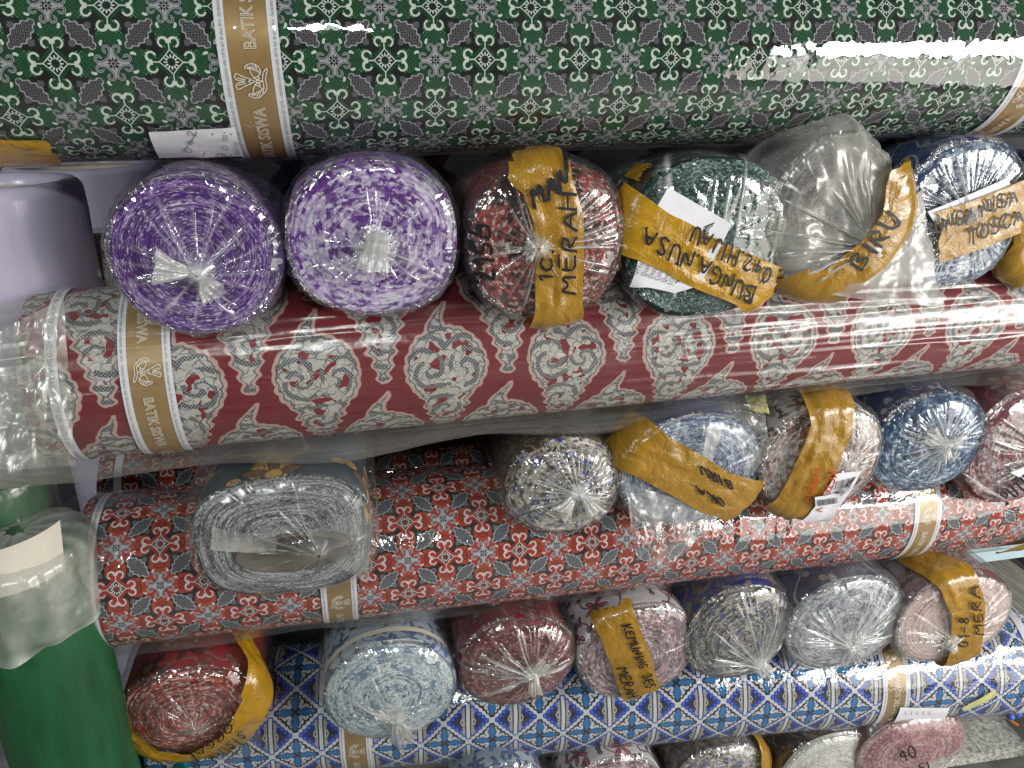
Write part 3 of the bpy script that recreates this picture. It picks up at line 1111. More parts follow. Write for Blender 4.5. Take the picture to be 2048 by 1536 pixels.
def strokes(b, txt, o, e1, e2, w, mat, off, name, seed, par):
    rg = np.random.RandomState(seed)
    lines, cur = [], 0.0
    for ch in txt:
        j = rg.uniform(-.05, .05, 2)
        sc = rg.uniform(.92, 1.08)
        for ln in GL.get(ch, []):
            lines.append([o + e1 * (cur + x * sc + (y - .5) * 0.06) + e2 * (y * sc + j[1]) for x, y in ln])
        cur += {'M': 1.02, 'W': 1.05, 'I': .55, 'i': .55, '.': .42, '1': .6, ' ': .6}.get(ch, .88)
    return ribbons(b, lines, w, mat, off, name, par)


_TXT = {}


def text_mesh(txt, outline):
    key = (txt, outline)
    if key not in _TXT:
        c = bpy.data.curves.new("t", 'FONT')
        c.body = txt
        c.size = 1.0
        c.resolution_u = 2
        if outline:
            c.fill_mode = 'NONE'
            c.bevel_depth = outline * 0.5
            c.bevel_resolution = 0
        ob = bpy.data.objects.new("t", c)
        COL.objects.link(ob)
        dg = bpy.context.evaluated_depsgraph_get()
        dg.update()
        me = bpy.data.meshes.new_from_object(ob.evaluated_get(dg))
        co = np.array([v.co[:] for v in me.vertices])
        fc = [tuple(p.vertices) for p in me.polygons]
        bpy.data.objects.remove(ob)
        bpy.data.curves.remove(c)
        bpy.data.meshes.remove(me)
        _TXT[key] = (co, fc)
    return _TXT[key]


def printed(b, txt, o, e1, e2, mat, off, name, par, outline=0.0, squeeze=0.8, vmax=None):
    co, fc = text_mesh(txt, outline)
    x, y = co[:, 0] * squeeze, co[:, 1]
    X = o[None] + x[:, None] * e1[None] + y[:, None] * e2[None]
    keep = fc
    if vmax is not None:
        ok = np.abs(X[:, 1]) < vmax
        keep = [f for f in fc if all(ok[i] for i in f)]
    P = b.S(X[:, 0], X[:, 1], off + (co[:, 2] * 0.002 if outline else 0.0))
    return b.put(mesh_obj(name, P, keep, mat, par, smooth=False))


def emblem(b, c, size, flip, off, par):
    """outlined winged crest with a fan tail and a ribbon scroll"""
    L = []
    for sg in (-1, 1):
        L.append([(0.30, sg * .30), (.55, sg * .55), (.42, sg * .95), (.05, sg * 1.12), (-.30, sg * 1.0), (-.42, sg * .80), (-.10, sg * .82), (-.05, sg * .45), (.05, sg * .3)])
        for k in range(4):
            L.append([(.42 - .14 * k, sg * (.52 + .08 * k)), (.22 - .14 * k, sg * (1.0 - .03 * k))])
        L.append([(-.15, sg * .15), (-.55, sg * .30), (-.95, sg * .55), (-1.05, sg * .30), (-.95, sg * .08), (-.5, sg * .02)])
        L.append([(-.45, sg * .12), (-.9, sg * .22)])
        L.append([(.05, sg * .22), (.25, sg * .10), (.42, sg * .20), (.30, sg * .30), (.05, sg * .22)])
    L.append([(.60, -.75), (.78, -.35), (.72, 0), (.78, .35), (.95, .75), (.80, .78), (.60, .4), (.55, 0), (.60, -.4), (.45, -.72), (.60, -.75)])
    L.append([(.50, 0), (.30, .10), (.12, 0), (.30, -.10), (.50, 0)])
    L.append([(.10, .0), (-.10, .12), (-.30, 0), (-.10, -.12), (.10, 0)])
    lines = [[c + np.array([flip * x * size, flip * y * size * 0.9]) for x, y in ln] for ln in L]
    return ribbons(b, lines, size * 0.055, M['print_white'], off, "emblem", par, 2)


def sheet(name, corners, mat, n=(40, 40), amp=0.012, freq=7.0, seed=1, milk=0.12, parent=None, sag=None, bolt=None, mfreq=30, jag=0.0):
    """loose piece of film between four points"""
    c = [np.asarray(k, float) for k in corners]
    s_, t_ = np.meshgrid(np.linspace(0, 1, n[0]), np.linspace(0, 1, n[1]), indexing='ij')
    P = ((1 - s_) * (1 - t_))[..., None] * c[0] + (s_ * (1 - t_))[..., None] * c[1] + (s_ * t_)[..., None] * c[2] + ((1 - s_) * t_)[..., None] * c[3]
    nrm = unit(np.cross(c[1] - c[0], c[3] - c[0]))
    lx, ly = np.linalg.norm(c[1] - c[0]), np.linalg.norm(c[3] - c[0])
    h = amp * crumple(s_ * lx * freq * 4, t_ * ly * freq * 4, seed)
    P = P + nrm * h[..., None]
    if sag is not None:
        P = P + np.asarray(sag) * (np.sin(math.pi * s_) * np.sin(math.pi * t_))[..., None]
    if jag:
        P = P + (c[3] - c[0]) * (jag * t_ * vnoise(s_ * 9, 0.0, seed))[..., None]
    mk = milk * (1 + 0.9 * vnoise(s_ * lx * mfreq, t_ * ly * mfreq, seed + 5))
    o = grid(name, P, M[mat], parent, False, attr=dict(milk=np.clip(mk, 0.0, 0.9)))
    if bolt is not None:
        bolt.put(o)
    return o


def lathe(name, prof, center, mat, parent=None, nt=72, wob=0.0, seed=1, attr=None):
    pr = np.asarray(prof, float)
    th = np.linspace(0, TAU, nt, endpoint=False)
    r = pr[:, :1] * (1 + wob * vnoise(th[None] * 6 / TAU, pr[:, 1:] * 9, seed, 6))
    P = np.stack([r * np.cos(th), r * np.sin(th), np.broadcast_to(pr[:, 1:], r.shape)], -1) + np.asarray(center)
    at = None
    if attr is not None:
        at = dict(milk=np.broadcast_to(np.asarray(attr)[:, None], r.shape).ravel())
    return grid(name, P, mat, parent, True, attr=at)
# ------------------------------------------------------------------ the setting
def structure(o, kind='structure'):
    o['kind'] = kind
    return o


nx = 40
gx, gy = np.meshgrid(np.linspace(-4, 6, nx), np.linspace(-3, 4.2, nx), indexing='ij')
structure(grid("floor", np.stack([gx, gy, 0.004 * fbm(gx * 3, gy * 3, 3)], -1), M['concrete']))
structure(box("added_shade_wall", (-4, 1.95, -0.05), (6, 2.05, 3.0), M['wall']))  # added close behind the bolts to block stray light and darken the gaps

# ------------------------------------------------------------------ bolts lying along the front
E_ = {}
E_['green'] = mat_end('green cut edge', (0.012, 0.045, 0.030), (0.07, 0.14, 0.11), (0.34, 0.40, 0.37), 0.50, 0.60, 0.15)
E_['red'] = mat_end('red cut edge', (0.16, 0.03, 0.035), (0.40, 0.30, 0.28), (0.55, 0.50, 0.46), 0.50, 0.60)
E_['orange'] = mat_end('orange cut edge', (0.10, 0.05, 0.04), (0.26, 0.19, 0.13), (0.45, 0.35, 0.25), 0.50, 0.60)
E_['blue'] = mat_end('blue cut edge', (0.05, 0.06, 0.10), (0.22, 0.24, 0.32), (0.58, 0.58, 0.62), 0.48, 0.56)

g = Log("long green bolt with white scroll medallions lying across the top of the stack", (0, 112), 1.10, (2048, 98), 1.10, 0.122,
        M['green_print'], E_['green'], seed=3, u0=-0.02, u1=1.52, lump=0.004)
g.band(505, 150, 0.046, flip=1, phase=-0.006)
g.band(2032, 215, 0.044, flip=1, phase=0.02, text=True, seed=2)


def green_film(u, th):
    o = 0.0045 + 0.0007 * vnoise(th * 3, u * 3, 8)
    rgt = np.clip((u - 0.85) / 0.5, 0, 1)
    for k in range(26):
        c = 0.80 + 0.72 * _h(np.array(k), np.array(3), 5)
        w = 0.0025 + 0.004 * _h(np.array(k), np.array(9), 5)
        t0 = -0.9 + 1.3 * _h(np.array(k), np.array(4), 6)
        o = o + 0.0011 * rgt * np.exp(-((u - c - 0.05 * th) / w) ** 2) * np.exp(-((th - t0) / 0.45) ** 2)
    mk = 0.0 + 0.02 * np.clip(vnoise(th * 4, u * 6, 4), 0, 1)
    return o, mk


g.wrap(green_film, 'film_tight', -0.02, 1.53, nu=420, nt=150)
lb = g.paper([(297, 258), (470, 248), (487, 303), (318, 308)], off=0.0052, curl=0.0)
for (x0, y0, x1, y1) in ((360, 296, 398, 252 + 8), (400, 302, 432, 258), (428, 303, 455, 256), (455, 303, 468, 258)):
    a_, b_ = g.loc(x0 + 6, y0), g.loc(x1 - 6, y1)
    ribbons(g, [[a_, b_]], 0.0007, M['print_grey'], 0.0064, "form_line", lb)
g.write("042", (384, 296), (4, -15), (-17, -2), w=1.6, off=0.0066, par=lb, mat='print_grey')
g.write("80", (452, 302), (3, -13), (-12, -1), w=1.2, off=0.0066, par=lb, mat='print_grey')
for tx, q in (("YDS", (456, 274)), ("INSPECTED", (481, 300))):
    o_ = g.loc(*q)
    e1 = (g.loc(q[0] - 1, q[1] - 9) - o_)
    e1 = e1 / np.linalg.norm(e1) * 0.0075
    printed(g, tx, o_, e1, np.array([-e1[1], e1[0]]), M['print_grey'], 0.0064, "print", lb)
strip(g, [g.loc(-40, 304), g.loc(112, 302)], 0.058, M['tape_yellow'], 0.006, 4, 0.0008, "packing_tape")

# ---- red flame bolt
r = Log("long red bolt with white flame-shaped motifs in a loose clear bag", (70, 754), 1.10, (2048, 602), 1.16, 0.115,
        M['flame_print'], E_['red'], seed=5, u0=0.018, u1=1.72, lump=0.012)
r.band(292, 740, 0.043, flip=-1, phase=-0.002)
r.patch(0.050, 0.064, -2.4 * r.R, 2.4 * r.R, 0.002, M['paper'], "selvage_tape")
printed(r, "RAGAM MOTIF GIRI WATU D 26429   " * 4, np.array([0.0535, 2.3 * r.R]), np.array([0, -0.0085]), np.array([0.0085, 0]), M['print_grey'], 0.0028, "selvage_print", r.o, vmax=2.3 * r.R)


def red_film(u, th):
    # the bag sags into a flat hem under the bolt and runs on past its left end
    hang = np.exp(-((th + 1.42) / 0.30) ** 2)
    o = 0.006 + 0.0035 * np.maximum(0, crumple(u * 5, th * 3.2, 21)) + hang * (0.036 + 0.012 * vnoise(u * 5, th * 0, 7) - 0.010 * np.clip(u / 1.5, 0, 1))
    for k in range(60):                                             # tension lines along the bag
        c = -1.3 + 2.2 * _h(np.array(k), np.array(7), 11)
        u0 = -0.1 + 1.5 * _h(np.array(k), np.array(2), 11)
        sl = 0.5 * (_h(np.array(k), np.array(5), 11) - 0.5)
        o = o + (0.0020 + 0.0016 * np.clip(u, 0, 1.4)) * np.exp(-((th - c - sl * (u - u0)) / 0.028) ** 2) * np.exp(-((u - u0) / (0.10 + 0.006 * k)) ** 2)
    past = np.clip((0.03 - u) / 0.15, 0, 1)
    o = o - past * (0.010 + 0.035 * np.clip(np.sin(th), 0, 1)) + past * 0.030 * crumple(u * 9, th * 1.6, 5) * np.clip(past * 2, 0, 1)
    mk = 0.012 + 0.16 * hang + 0.60 * past + 0.05 * np.clip(vnoise(u * 9, th * 3, 12), 0, 1) + 0.10 * np.exp(-((th - 1.2) / 0.35) ** 2) * np.clip(1 - u / 0.25, 0, 1)
    return o, mk


r.wrap(red_film, 'film_bag', -0.150, 1.70, nu=300, nt=260)

sheet("bag_mouth", [PY(-60, 690, 0.99), PY(128, 596, 1.02), PY(150, 935, 0.965), PY(-60, 925, 0.95)], 'film_bag', (70, 60), 0.020, 2.6, 23, 0.19, r.o, bolt=r, mfreq=14)
sheet("bag_mouth", [PY(-60, 800, 0.96), PY(95, 700, 0.985), PY(90, 935, 0.950), PY(-60, 945, 0.94)], 'film_bag', (60, 50), 0.016, 3.4, 27, 0.22, r.o, bolt=r, mfreq=18)

# ---- orange bolt and the one behind it
o1 = Log("long orange and black bolt with medallions and grey leaves across the middle of the stack", (196, 1140), 1.22, (2048, 966), 1.24, 0.124,
         M['orange_print'], E_['orange'], seed=7, u0=0.0, u1=1.78, lump=0.010)
o1.band(680, 1212, 0.040, flip=-1, phase=0.012)
o1.band(1852, 1050, 0.040, flip=-1, phase=0.02)
o1.patch(0.018, 0.030, -2.4 * o1.R, 2.4 * o1.R, 0.002, M['paper'], "selvage_tape")
printed(o1, "BATIK SISWA MOTIF PATRA MUDA   " * 5, np.array([0.021, 2.3 * o1.R]), np.array([0, -0.0075]), np.array([0.0075, 0]), M['print_grey'], 0.0028, "selvage_print", o1.o, vmax=2.3 * o1.R)
strip(o1, [o1.loc(1990, 1096), o1.loc(2100, 1062)], 0.05, M['tape'], 0.012, 8, 0.001, "packing_tape")


def orange_film(u, th):
    hang = np.exp(-((th + 1.30) / 0.26) ** 2) * (1 - 0.55 * np.clip(u / 1.3, 0, 1))
    o = 0.005 + 0.0024 * np.maximum(0, crumple(u * 6, th * 3.5, 51)) + hang * (0.020 + 0.008 * vnoise(u * 6, th * 0, 17))
    for k in range(26):
        c = -1.0 + 1.8 * _h(np.array(k), np.array(7), 31)
        u0 = 0.1 + 1.6 * _h(np.array(k), np.array(2), 31)
        sl = 0.10 * (_h(np.array(k), np.array(5), 31) - 0.5)
        o = o + 0.0020 * np.exp(-((u - u0 - sl * (th - c)) / 0.0035) ** 2) * np.exp(-((th - c) / 0.28) ** 2)
    past = np.clip((-u) / 0.05, 0, 1)
    o = o - past * 0.012 + past * 0.016 * crumple(u * 16, th * 2.2, 8)
    mk = 0.02 + 0.14 * hang + 0.05 * past + 0.03 * np.clip(vnoise(u * 9, th * 3, 14), 0, 1)
    return o, mk


o1.wrap(orange_film, 'film', -0.035, 1.78, nu=340, nt=180)

o2 = Log("orange medallion bolt half hidden behind, its bare end by the lilac drum", (226, 985), 1.52, (2048, 850), 1.54, 0.105,
         M['orange_print'], E_['orange'], seed=9, u0=0.0, u1=1.5, lump=0.008)
o2.patch(0.030, 0.044, -2.4 * o2.R, 2.4 * o2.R, 0.002, M['paper'], "selvage_tape")


def o2_film(u, th):
    o = 0.004 + 0.0015 * np.maximum(0, crumple(u * 30, th * 3, 71))
    mk = 0.015 + 0.0 * u
    return o, mk


o2.wrap(o2_film, 'film_tight', 0.22, 1.5, nu=200, nt=90)

b1 = Log("long blue and white bolt with lozenge lattice print low in the stack", (330, 1434), 1.36, (2004, 1306), 1.20, 0.128,
         M['lattice_print'], E_['blue'], seed=11, u0=0.0, lump=0.008)
b1.band(1790, 1345, 0.042, flip=1, phase=0.03, text=True)
b1.band(712, 1500, 0.042, flip=-1, phase=0.0, text=True)
b1.patch(b1.L - 0.034, b1.L - 0.016, -2.4 * b1.R, 2.4 * b1.R, 0.002, M['paper'], "selvage_tape")


def blue_film(u, th):
    e = np.clip((u - (b1.L - 0.22)) / 0.2, 0, 1)
    o = 0.005 + (0.0030 + 0.004 * e) * np.maximum(0, crumple(u * 11, th * 3.0, 91))
    mk = 0.02 + 0.08 * e * np.clip(vnoise(u * 14, th * 4, 44) + 0.2, 0, 1)
    return o, mk


b1.wrap(blue_film, 'film', 0.0, b1.L + 0.004, nu=260, nt=140)
pl = b1.paper([(1795, 1408), (1894, 1408), (1878, 1436), (1782, 1438)], off=0.009)
for k in range(5):
    a_ = b1.loc(1806 + 12 * k, 1414)
    ribbons(b1, [[a_, a_ + np.array([0.001, -0.010])]], 0.0012, M['print_grey'], 0.0108, "print", pl)
strip(b1, [b1.loc(1920, 1412), b1.loc(1985, 1378)], 0.014, M['yellow_scrap'], 0.010, 3, 0.001, "sticky_scrap")

c1 = Log("cream bolt with red flowers peeping out left of the purple bolts", (168, 560), 1.30, (900, 520), 1.32, 0.070,
         mat_floral('red flower on cream', (0.55, 0.50, 0.44), (0.60, 0.54, 0.48), (0.40, 0.05, 0.05), (0.30, 0.33, 0.28), 34.0),
         E_['red'], seed=13, u0=0.0, u1=0.9, lump=0.01)


def cream_film(u, th):
    return 0.006 + 0.004 * np.maximum(0, crumple(u * 12, th * 2.4, 15)), 0.10 + 0 * u


c1.wrap(cream_film, 'film_bag', -0.012, 0.5, nu=80, nt=90)

# ------------------------------------------------------------------ end-on bolts, top row
lil, pur, pwh = (0.30, 0.17, 0.46), (0.085, 0.018, 0.20), (0.60, 0.55, 0.66)
E_['p1'] = mat_end('purple ringed cut edge', pur, lil, pwh, 0.52, 0.60, 1.0, 1.0, 0.75)
E_['p2'] = mat_end('purple mottled cut edge', (0.12, 0.02, 0.24), (0.46, 0.36, 0.58), (0.66, 0.62, 0.70), 0.47, 0.56, 0.12, 1.4, 0.6, (0.10, 0.02, 0.20))
F_pur = mat_floral('purple print', (0.05, 0.03, 0.09), (0.17, 0.06, 0.30), (0.30, 0.20, 0.42), (0.40, 0.36, 0.46), 13.0)
p1 = Bolt("purple bolt with tightly ringed end and a bow-shaped plastic knot", 392, 510, 174, 165, 0.98, F_pur, E_['p1'], seed=21, n=2.1)
p1.film((400, 545), pleats=34, gather=0.62)
p1.knot((402, 542), (322, 525), spread=0.020, out=0.012, seed=3)
p1.knot((402, 544), (436, 578), spread=0.016, out=0.014, seed=4)
p2 = Bolt("purple and white mottled bolt with an upright plastic knot", 748, 480, 172, 158, 0.98, F_pur, E_['p2'], seed=22, n=2.25, lump=0.025)
p2.film((748, 490), pleats=44, gather=0.55, loose=0.002)
p2.knot((752, 472), (742, 535), spread=0.015, out=0.022, seed=5, neck=0.012)
p2.knot((748, 492), (758, 462), spread=0.014, out=0.006, seed=6, neck=0.010)

E_['p3'] = mat_end('maroon and brown cut edge', (0.055, 0.022, 0.020), (0.34, 0.06, 0.055), (0.62, 0.50, 0.44), 0.50, 0.60, 0.1, 1.5, 0.6, (0.015, 0.012, 0.012))
F_mar = mat_floral('maroon print', (0.13, 0.010, 0.018), (0.16, 0.012, 0.02), (0.10, 0.02, 0.03), (0.20, 0.10, 0.09), 9.0)
p3 = Bolt("maroon bolt with brown tape marked MERAH down its end", 1096, 487, 157, 155, 0.98, F_mar, E_['p3'], seed=23)
p3.film((1068, 490), pleats=60, gather=0.62, amp=0.006, milk=0.06, off=0.010, rc=0.03)
p3.knot((1068, 490), (1050, 492), spread=0.012, out=0.01, seed=8)
p3.tape([(1048, 318), (1085, 350), (1110, 430), (1112, 560), (1108, 690)], 96, seed=5, off=0.017)
p3.write("MERAH", (1142, 578), (0, -44), (-30, 0), w=5.0, off=0.0205, seed=3)
p3.write("1C.", (1096, 556), (0, -38), (-24, 0), w=5.0, off=0.0205, seed=4)
p3.write("MAN", (1062, 410), (27, -17), (-10, -40), w=7.5, off=0.0205, seed=5)
p3.write("2155", (985, 560), (-3, -38), (-30, 0), w=6.5, off=0.0135, seed=6)

F_grn = mat_floral('dark green print', (0.010, 0.016, 0.013), (0.012, 0.03, 0.02), (0.014, 0.045, 0.03), (0.20, 0.22, 0.21), 12.0)
E_['p4'] = mat_end('dark green speckled cut edge', (0.012, 0.038, 0.030), (0.085, 0.145, 0.125), (0.34, 0.40, 0.38), 0.50, 0.60, 0.0, 1.3)
p4 = Bolt("dark green bolt with crossed label, brown tape and upside-down writing", 1420, 480, 167, 158, 0.99, F_grn, E_['p4'], seed=24, n=2.3)
p4.film((1430, 470), pleats=6, gather=0.15, streak=0.85, amp=0.002, cone=0.0, milk=0.04, rc=0.026)
w1 = p4.paper([(1330, 372), (1450, 442), (1390, 560), (1262, 488)], off=0.0125, curl=0.006)
w2 = p4.paper([(1272, 498), (1400, 560), (1340, 580), (1268, 566)], off=0.0135, curl=0.004, seed=4)
p4.tape([(1225, 412), (1300, 470), (1400, 520), (1528, 578)], 96, off=0.0165, seed=9, mat='tape_yellow')
p4.tape([(1258, 318), (1300, 352)], 40, off=0.013, seed=19, mat='tape', wr=0.0006)
p4.write("BUNGA.NUSA", (1498, 566), (-25, -13.5), (-9, 34), w=4.6, off=0.0200, seed=7)
p4.write("042.HIJAU", (1532, 530), (-22, -12), (-9, 30), w=4.6, off=0.0200, seed=8)
for k, tx in enumerate(("Order Code", "Quality No", "Design No", "Color No", "Quantity", "LOT")):
    q = (1270 + 13 * k, 545 + 4 * k)
    o_ = p4.loc(*q)
    e1 = unit(p4.loc(q[0] + 10, q[1] - 20) - o_) * 0.0105
    printed(p4, tx, o_, e1, np.array([-e1[1], e1[0]]), M['print_grey'], 0.0150, "print", w2, squeeze=0.7)


def barcode(b, at, along, up, n, off, par, seed=1, mat='ink'):
    rg = np.random.RandomState(seed)
    o = b.loc(*at)
    e1 = b.loc(at[0] + along[0], at[1] + along[1]) - o
    e2 = b.loc(at[0] + up[0], at[1] + up[1]) - o
    Vv, Fc, x = [], [], 0.0
    while x < 1:
        w = rg.choice([0.012, 0.02, 0.034])
        q = [o + e1 * x, o + e1 * (x + w), o + e1 * (x + w) + e2, o + e1 * x + e2]
        i = len(Vv)
        Vv += [b.S(p[0], p[1], off) for p in q]
        Fc.append((i, i + 1, i + 2, i + 3))
        x += w + rg.choice([0.014, 0.022, 0.04])
    return b.put(mesh_obj("barcode", Vv, Fc, M[mat], par, smooth=False))


barcode(p4, (1400, 448), (-62, 118), (22, -10), 20, 0.0142, w1, 3)

E_['p5'] = mat_end('grey brown cut edge', (0.12, 0.11, 0.11), (0.26, 0.24, 0.22), (0.40, 0.38, 0.36), 0.5, 0.6, 0.3)
F_gry = mat_floral('grey print', (0.10, 0.10, 0.10), (0.2, 0.19, 0.18), (0.28, 0.26, 0.24), (0.4, 0.38, 0.35), 12.0)
p5 = Bolt("bolt hidden in a crumpled milky bag tied with brown tape marked BIRU", 1668, 432, 112, 140, 0.98, F_gry, E_['p5'], seed=25, lump=0.03, yaw=0.10)
p5.film((1735, 490), mat='film_bag', pleats=26, amp=0.012, milk=1.1, gather=0.5, loose=0.030, off=0.012, rc=0.035, cone=0.02, wr=0.003)
p5.tape([(1540, 566), (1640, 560), (1720, 500), (1772, 430), (1790, 340)], 62, off=0.030, seed=12)
p5.write("BIRU", (1700, 528), (26, -32), (-30, -16), w=5.0, off=0.034, seed=9)
ra = p5.C - p5.A * 0.055
sheet("bag_tail", [PY(1775, 470, 0.964), PY(1838, 376, 0.965), PY(1880, 612, 0.925), PY(1660, 592, 0.955)], 'film_bag', (46, 46), 0.010, 6.0, 5, 0.85, p5.o, bolt=p5, jag=0.03)

E_['p6'] = mat_end('blue and white cut edge', (0.025, 0.05, 0.13), (0.22, 0.27, 0.36), (0.66, 0.68, 0.72), 0.47, 0.57, 0.15, 1.3, 0.6, (0.02, 0.04, 0.10))
F_nav = mat_floral('navy print', (0.012, 0.022, 0.075), (0.02, 0.035, 0.13), (0.03, 0.05, 0.16), (0.25, 0.27, 0.34), 12.0)
p6 = Bolt("navy and white bolt with brown tape marked NUSA TOSCA", 1920, 430, 124, 148, 1.0, F_nav, E_['p6'], seed=26, n=2.4)
p6.film((1925, 425), pleats=70, gather=0.7, amp=0.006, milk=0.08)
w3 = p6.paper([(1842, 420), (2002, 352), (2010, 378), (1858, 446)], off=0.013)
p6.tape([(1862, 470), (2064, 398)], 92, off=0.0165, seed=14)
p6.write("BUNGA NUSA", (1834, 470), (21.5, -8.5), (-4, -26), w=4.0, off=0.0200, seed=10)
p6.write("TOSCA", (1916, 484), (26, -11), (-3, -28), w=4.4, off=0.0200, seed=11)
pz = Bolt("bolt at the right edge of the top row with only its brown tape showing", 2120, 450, 95, 130, 1.02, F_nav, E_['p6'], seed=27)
pz.film((2120, 450), pleats=30)
pz.tape([(2030, 560), (2060, 480), (2065, 400)], 60, off=0.016, seed=15)

# ------------------------------------------------------------------ second row
E_['t'] = mat_end('teal and grey ringed cut edge', (0.06, 0.07, 0.10), (0.30, 0.31, 0.33), (0.62, 0.60, 0.56), 0.46, 0.58, 1.0)
F_teal = mat_floral('teal gold flower print', (0.02, 0.045, 0.07), (0.035, 0.06, 0.085), (0.22, 0.10, 0.03), (0.62, 0.36, 0.10), 5.5)
t1 = Bolt("big teal bolt with gold flowers and a flattened open core", 568, 1075, 178, 117, 1.06, F_teal, E_['t'], seed=31, n=2.9, lump=0.03, bulge=0.012,
          hollow=(0.088, 0.034, 0.012, -0.022, 0.10), tilt=0.0)
nt = 60
th = np.linspace(0, TAU, nt, endpoint=False)
dep = np.array([0.004, 0.0045, -0.05])
P = []
for w_, a_ in ((0.98, -0.09), (0.98, 0.002), (0.90, 0.003), (0.88, -0.09)):
    x_, z_ = 0.012 + 0.086 * w_ * np.cos(th), -0.022 + 0.033 * w_ * np.sin(th)
    P.append(t1.C + x_[:, None] * t1.R + z_[:, None] * t1.U - t1.A * (a_ + 0.010))
t1.put(grid("core_tube", np.array(P), M['card'], t1.o, True))
t1.film((640, 1090), mat='film_bag', pleats=14, amp=0.006, gather=0.30, milk=0.10, off=0.012, rc=0.035, loose=0.008, back=0.34)
sheet("bag_fold", [PY(425, 1055, 1.035), PY(555, 1078, 1.03), PY(550, 1108, 1.03), PY(420, 1100, 1.035)], 'film_bag', (24, 14), 0.004, 8, 3, 0.40, t1.o, bolt=t1)
sheet("bag_fold", [PY(615, 1068, 1.032), PY(748, 1010, 1.035), PY(735, 1170, 1.03), PY(640, 1110, 1.03)], 'film_bag', (30, 30), 0.006, 7, 6, 0.30, t1.o, bolt=t1)

E_['b2'] = mat_end('brown white and blue cut edge', (0.065, 0.045, 0.035), (0.36, 0.31, 0.26), (0.66, 0.63, 0.60), 0.47, 0.57, 0.25, 1.5, 0.55, (0.05, 0.08, 0.30))
F_brn = mat_floral('brown print', (0.05, 0.03, 0.018), (0.085, 0.05, 0.03), (0.10, 0.06, 0.05), (0.20, 0.15, 0.12), 15.0)
b2 = Bolt("brown and white bolt with a two-tailed white knot under the red bolt", 1128, 974, 116, 97, 1.08, F_brn, E_['b2'], seed=32, yaw=0.05, bulge=0.022)
b2.film((1150, 972), pleats=56, gather=0.72, amp=0.006, milk=0.06, off=0.010, rc=0.035)
b2.knot((1150, 968), (1112, 1003), spread=0.015, out=0.016, seed=11)
b2.knot((1150, 968), (1182, 1008), spread=0.013, out=0.016, seed=12)

E_['b3'] = mat_end('pale blue cut edge', (0.06, 0.10, 0.22), (0.32, 0.38, 0.48), (0.62, 0.64, 0.68), 0.46, 0.57, 0.6, 1.2, 0.7, (0.04, 0.08, 0.24))
F_blu = mat_floral('royal blue print', (0.02, 0.04, 0.16), (0.03, 0.06, 0.22), (0.03, 0.05, 0.18), (0.16, 0.18, 0.30), 9.0)
b3 = Bolt("pale blue bolt with a wide slanting brown tape marked BIRU", 1385, 940, 140, 110, 1.07, F_blu, E_['b3'], seed=33, lump=0.03)
b3.film((1380, 960), mat='film_bag', pleats=12, amp=0.004, gather=0.2, milk=0.10, off=0.011, rc=0.03, loose=0.006, cone=0.0)
b3.tape([(1235, 868), (1330, 920), (1420, 972), (1530, 1008)], 92, off=0.021, seed=21)
b3.write("BIRU", (1444, 946), (-21, -11), (10, 20), w=3.2, off=0.0255, seed=12)
b3.write("OKA", (1430, 982), (-21, -11), (9, 18), w=3.2, off=0.0255, seed=13)
sheet("bag_corner", [PY(1250, 965, 1.05), PY(1445, 1030, 1.045), PY(1330, 1146, 1.03), PY(1272, 1110, 1.03)], 'film_bag', (46, 40), 0.008, 7, 13, 0.26, b3.o, bolt=b3)
sheet("bag_fold", [PY(1415, 855, 1.05), PY(1445, 862, 1.05), PY(1425, 925, 1.045), PY(1405, 915, 1.045)], 'film_bag', (14, 20), 0.004, 7, 17, 0.55, b3.o, bolt=b3)
sheet("bag_corner", [PY(1440, 800, 1.09), PY(1530, 815, 1.07), PY(1540, 900, 1.05), PY(1500, 960, 1.05)], 'film_bag', (34, 34), 0.008, 7, 19, 0.26, b3.o, bolt=b3)

E_['b4'] = mat_end('rust black and white cut edge', (0.10, 0.06, 0.06), (0.46, 0.36, 0.33), (0.68, 0.65, 0.63), 0.44, 0.54, 0.1, 1.3, 0.6, (0.30, 0.10, 0.07))
F_rus = mat_floral('rust scroll print on white', (0.55, 0.52, 0.50), (0.58, 0.54, 0.52), (0.32, 0.06, 0.03), (0.06, 0.05, 0.05), 13.0)
b4 = Bolt("white and rust bolt with brown tape and a torn barcode sticker", 1644, 918, 120, 106, 1.06, F_rus, E_['b4'], seed=34, bulge=0.016)
b4.film((1690, 920), pleats=30, gather=0.5, amp=0.004, milk=0.05, off=0.008)
b4.tape([(1668, 772), (1650, 850), (1600, 960), (1575, 1030)], 78, off=0.018, seed=23, wr=0.0018)
wb = b4.paper([(1652, 930), (1702, 926), (1648, 1030), (1604, 1024)], off=0.0225, curl=0.003)
barcode(b4, (1640, 975), (52, -40), (12, 10), 20, 0.0245, wb, 5)
barcode(b4, (1652, 945), (46, -10), (-4, 18), 20, 0.0245, wb, 6)
w5 = b4.paper([(1608, 975), (1655, 965), (1660, 988), (1612, 1000)], off=0.030, curl=0.003, seed=7)
barcode(b4, (1612, 980), (38, -6), (2, 13), 12, 0.0318, w5, 8)
b4.write("KETELAN", (1640, 926), (-4, 14), (13, 3), w=2.2, off=0.0235, mat='ink_red', seed=14)
b4.write("UREN", (1612, 920), (-6, 21), (13, 3), w=2.4, off=0.0235, mat='ink_red', seed=15)

